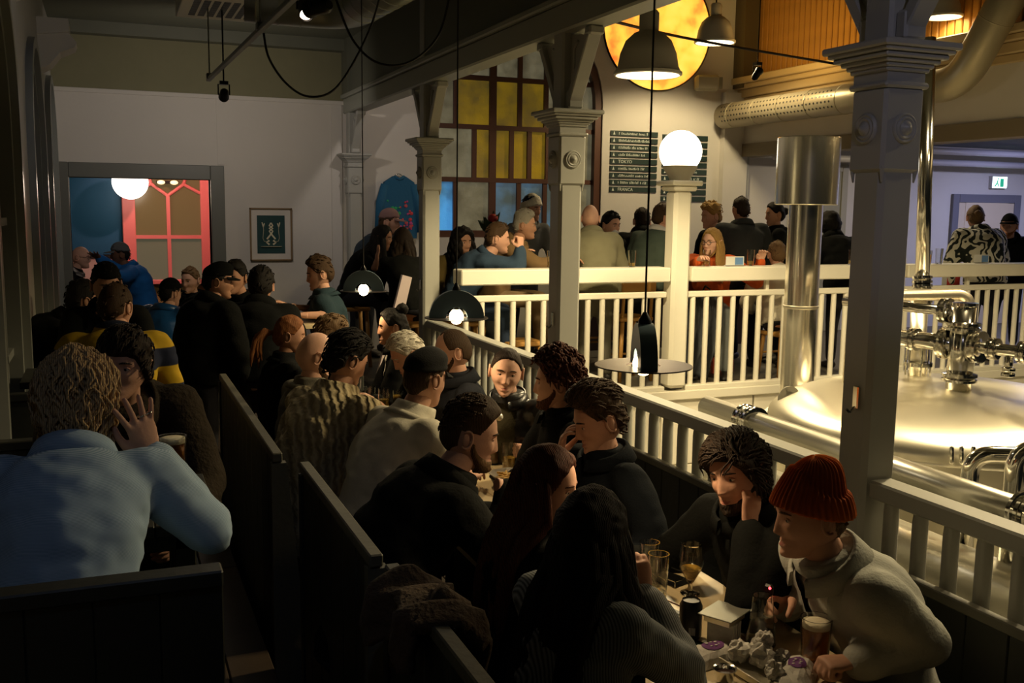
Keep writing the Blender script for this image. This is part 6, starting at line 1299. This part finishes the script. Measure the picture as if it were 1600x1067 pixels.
bag(tz(1106, 1030), .15, 'crumpled white paper bag with round purple logo, left of the paper heap'); bag(tz(1243, 1060), .75, 'white paper bag with purple logo at the bottom edge')
ty = thing('serving_tray', 'dark metal tray under the crumpled paper', 'tray', tz(1190, 1048)); q = tz(1190, 1048); MB().box(q+A(0, 0, .004), (.16, .22, .006), rz=.1, ch=.002).build('plate', STEEL, ty)
for s_ in (-1, 1): MB().box(q+A(s_*.078, s_*.008, .012), (.005, .22, .018), rz=.1).build('rim', STEEL, ty)
def crumple(p, r, label, seed):
    t = MB().ball(p, r, 18); v = t.v[0]; d = nrm_rows(v-A(*p)); f_ = vnoise(d*2.7+seed, seed)*.38+vnoise(d*6+seed, seed+1)*.22; t.v[0] = A(*p)+d*(r*(1+f_))[:, None]; tag(t.build('crumpled_napkin', PAP, None, None, loc=p), label, 'napkin', 'crumpled napkins on the tray')
for i, (dx, dy, dz, r, lb) in enumerate(((-.03, .06, .035, .030, 'crumpled white napkin at the back left of the paper heap'), (.03, .05, .035, .028, 'crumpled white napkin at the back right of the paper heap'), (.0, .0, .040, .034, 'largest crumpled white napkin in the middle of the paper heap'), (.055, -.01, .030, .024, 'crumpled white napkin at the right of the paper heap'), (-.005, -.06, .028, .024, 'crumpled white napkin at the front of the paper heap'), (.02, .025, .075, .024, 'crumpled white napkin on top of the paper heap'))): crumple(q+A(dx, dy, dz), r, lb, i+2)
cu = thing('dip_cup', 'small dark dip cup with metal rim near the bottom edge', 'cup', tz(1132, 1064)); q = tz(1132, 1064); MB().lathe([(.022, 0), (.030, .035), (.032, .036), (.027, .034), (.020, .006), (0, .005)], q, 24, capt=False).build('cup_body', CHROME, cu, 40); MB().lathe([(0, .024), (.0245, .024)][::-1], q, 24, capb=False, capt=False).build('sauce', mat('dark_sauce', (.03, .012, .008), .3), cu)
for (px, py, lb) in ((1046, 905, 'dark wire snack tray behind the stemmed glass'), (1052, 965, 'small steel tray under the black drink can')):
    q = tz(px, py); t = thing('snack_tray', lb, 'tray', q); MB().box(q+A(0, 0, .003), (.09, .13, .004), rz=.3, ch=.001).build('plate', BLACKM, t); MB().loft([q+A(math.cos(.3)*a-math.sin(.3)*b, math.sin(.3)*a+math.cos(.3)*b, .022) for a, b in ((-.045, -.065), (.045, -.065), (.045, .065), (-.045, .065))], .003, n=6, closed=True).build('rim', CHROME, t)
    for a, b in ((-.045, -.065), (.045, -.065), (.045, .065), (-.045, .065)): MB().loft([q+A(math.cos(.3)*a-math.sin(.3)*b, math.sin(.3)*a+math.cos(.3)*b, .003), q+A(math.cos(.3)*a-math.sin(.3)*b, math.sin(.3)*a+math.cos(.3)*b, .022)], .002, n=5).build('corner_wire', CHROME, t)
ow = PEOPLE[0]; q = ow['WR'][1]+ow['HD'][1][1]*.085+A(0, 0, .03); vp = thing('vape', 'black vape with a red light held by the orange beanie man', 'vape', q); MB().box(q, (.018, .03, .075), rz=.4, ch=.006).build('case', BLACKP, vp); MB().ball(q+A(-.006, -.0135, .03), .004, 10).build('red_light', mat('red_led', (1, .05, .05), .4, emit=8, ecol=(1, .04, .05)), vp)
G2 = 'glasses on the long table'
glass(tz(770, 724), .15, .036, .043, 'pint of amber beer with foam before the woman in leather jacket', .82, BEER, .018, group=G2)
for px, py, h, fl2, lq, lb in ((578, 642, .15, .5, WATER, 'tall clear glass by the raised hand of the cable-knit sweater'), (600, 648, .16, .6, PALEB, 'tall glass of pale beer beside the cable-knit sweater'), (622, 640, .12, .75, PALEB, 'short glass of yellow drink in the middle of the long table'), (556, 625, .14, .3, WATER, 'nearly empty glass at the far end of the long table'), (795, 735, .13, .5, PALEB, 'glass of golden beer by the hanging hand of the bearded man'), (640, 622, .10, .4, WATER, 'short glass before the silver-haired man')): glass(tz(px, py), h, .030, .037, lb, fl2, lq, group=G2)
FOOD = mat('golden_fries', (.55, .34, .08), .7, bump=.3); 
def basket(p, label, n=22, seed=1):
    t = thing('food_basket', label, 'basket', p, 'food baskets'); p = A(*p); MB().lathe([(.07, 0), (.095, .045), (.098, .046), (.092, .042), (.066, .004), (0, .004)], p, 26, capt=False).build('bowl', BLACKM, t, 40); rr = np.random.default_rng(seed)
    MB().lathe([(.10, .062), (.06, .02), (0, .012)][::-1], p, 9, capb=False, capt=False).build('paper_liner', PAP, t)
    for i in range(n): a = rr.uniform(0, 6.28); c = p+A(rr.uniform(-.05, .05), rr.uniform(-.05, .05), .035+rr.uniform(0, .02)); d = A(math.cos(a), math.sin(a), rr.uniform(-.3, .4))*.03; MB().caps(c-d, c+d, .005, n=6).build('chip', FOOD, t)
basket(tz(798, 760), 'basket of golden chips in front of the bearded man in black', seed=2); basket(tz(590, 662), 'basket of leftovers beside the cable-knit sweater', seed=4); basket(tz(690, 640), 'basket of chips before the balding man', seed=6)
TT = DZ+.76
glass(A(.17, 3.28, TT+.001), .16, .036, .044, 'pint of dark amber beer behind the raised hand of the blond man', .86, BEER, .016, group='glasses on the dark pub table'); glass(A(-.02, 3.1, TT+.001), .15, .030, .038, 'glass of golden beer between the blond man and the fringed young man', .6, PALEB, group='glasses on the dark pub table')
glass(A(1.12, 7.34, 1.166), .13, .03, .036, 'small glass on the high table by the teal T-shirt', .4, PALEB, group=None)
for i, (px, h, fl2, lq, lb) in enumerate(((845, .15, .35, PALEB, 'glass on the counter beside the brown canvas jacket'), (975, .15, .25, PALEB, 'glass on the counter right of the second column'), (1097, .15, .3, PALEB, 'glass on the counter in front of the orange sweater'), (1170, .15, .3, PALEB, 'glass on the counter at the hand of the woman in orange sweater'), (1330, .15, .3, PALEB, 'glass on the counter left of the nearest column'), (1457, .14, .7, mat('orange_juice', (.85, .42, .03), .3), 'glass of orange drink on the counter right of the nearest column'), (1476, .16, .1, WATER, 'empty glass on the counter beside the orange drink'), (862, .10, .4, WATER, 'small tumbler on the counter against the second column'))):
    q = atZ(px, 416-(px-845)*.0045, 1.491); glass((q[0], min(max(q[1], FY-.02), FY+.09), 1.491), h, .032, .038, lb, fl2, lq, group='glasses on the pale counter', detail=16)
for px, lb in ((1142, 'white menu card standing on the counter before the orange sweater'), (1590, 'white menu box on the counter at the right edge')):
    q = atZ(px, 415, 1.491); q = A(q[0], FY+.04, 1.491); t = thing('menu_card', lb, 'menu', q); MB().prism([(-.10, 0), (.10, 0), (.10, .09), (-.10, .09)], q, (1, 0, 0), (0, 0, 1), .006).build('card', mat('menu_white', (.65, .65, .62), .6), t); MB().prism([(-.0, .012), (.09, .012), (.09, .08), (-.0, .08)], q-A(0, .004, 0), (1, 0, 0), (0, 0, 1), .002).build('picture', mat('menu_blue', (.12, .25, .5), .6), t); MB().box(q+A(0, .012, .004), (.2, .03, .006)).build('foot', _mc['menu_white'], t)
# flowers on the platform, bag on the floor
fw = thing('flower_vase', 'dark bouquet with one red bloom in front of the big window', 'flowers', (3.77, 9.95, PZ)); fx0 = A(3.77, 9.95, 1.5)
MB().lathe([(.05, 0), (.075, .10), (.05, .2), (.055, .24)], fx0, 24).build('vase', mat('dark_vase', (.02, .025, .02), .3), fw, 40); MB().box((3.77, 9.95, (PZ+1.5)/2), (.32, .32, 1.5-PZ), ch=.01).build('pedestal', DKW, fw)
lf = mat('dark_leaf', (.02, .045, .018), .6); rr = np.random.default_rng(9)
for i in range(34):
    a = rr.uniform(0, 6.28); e_ = rr.uniform(.2, 1.3); d = A(math.cos(a)*math.cos(e_), math.sin(a)*math.cos(e_), math.sin(e_)); L_ = rr.uniform(.12, .26); b0 = fx0+A(0, 0, .23); MB().loft([b0, b0+d*L_*.6, b0+d*L_], [(.006, .003), (.030, .004), (.004, .002)], n=6).build('leaf', lf, fw)
MB().ball(fx0+A(.0, -.08, .40), (.055, .055, .045), 14).build('bloom', mat('red_petal', (.35, .015, .015), .6), fw, True)
hb = thing('handbag', 'dark red leather bag on the platform floor behind the balusters', 'bag', (5.56, 8.18, PZ)); MB().box((5.56, 8.2, PZ+.11), (.24, .12, .20), ch=.04).build('bag_body', mat('red_leather', (.28, .045, .025), .45, bump=.2), hb); MB().loft(bend([(5.48, 8.2, PZ+.2), (5.48, 8.2, PZ+.34), (5.64, 8.2, PZ+.34), (5.64, 8.2, PZ+.2)], .06), .008, n=8).build('strap', SHOEM, hb, True)
gc = thing('coat', 'grey coat hanging behind the railing right of the lamp post', 'coat', (5.2, 8.1, PZ))
def hang(u, v): return A(5.06+.36*u-.05*v+.03*math.sin(v*5), 8.06+.035*math.sin(u*16+v*3)+.05*v, 1.22-.80*v-.03*math.sin(u*9))
sheet('coat_body', hang, 30, 20, .02, cloth('grey_blue_coat', (.055, .060, .068)), gc); MB().loft([(5.24, 8.13, 1.22), (5.24, 8.06, 1.30), (5.24, 7.98, 1.27)], .008, n=8).build('loop', BLACKP, gc, True)
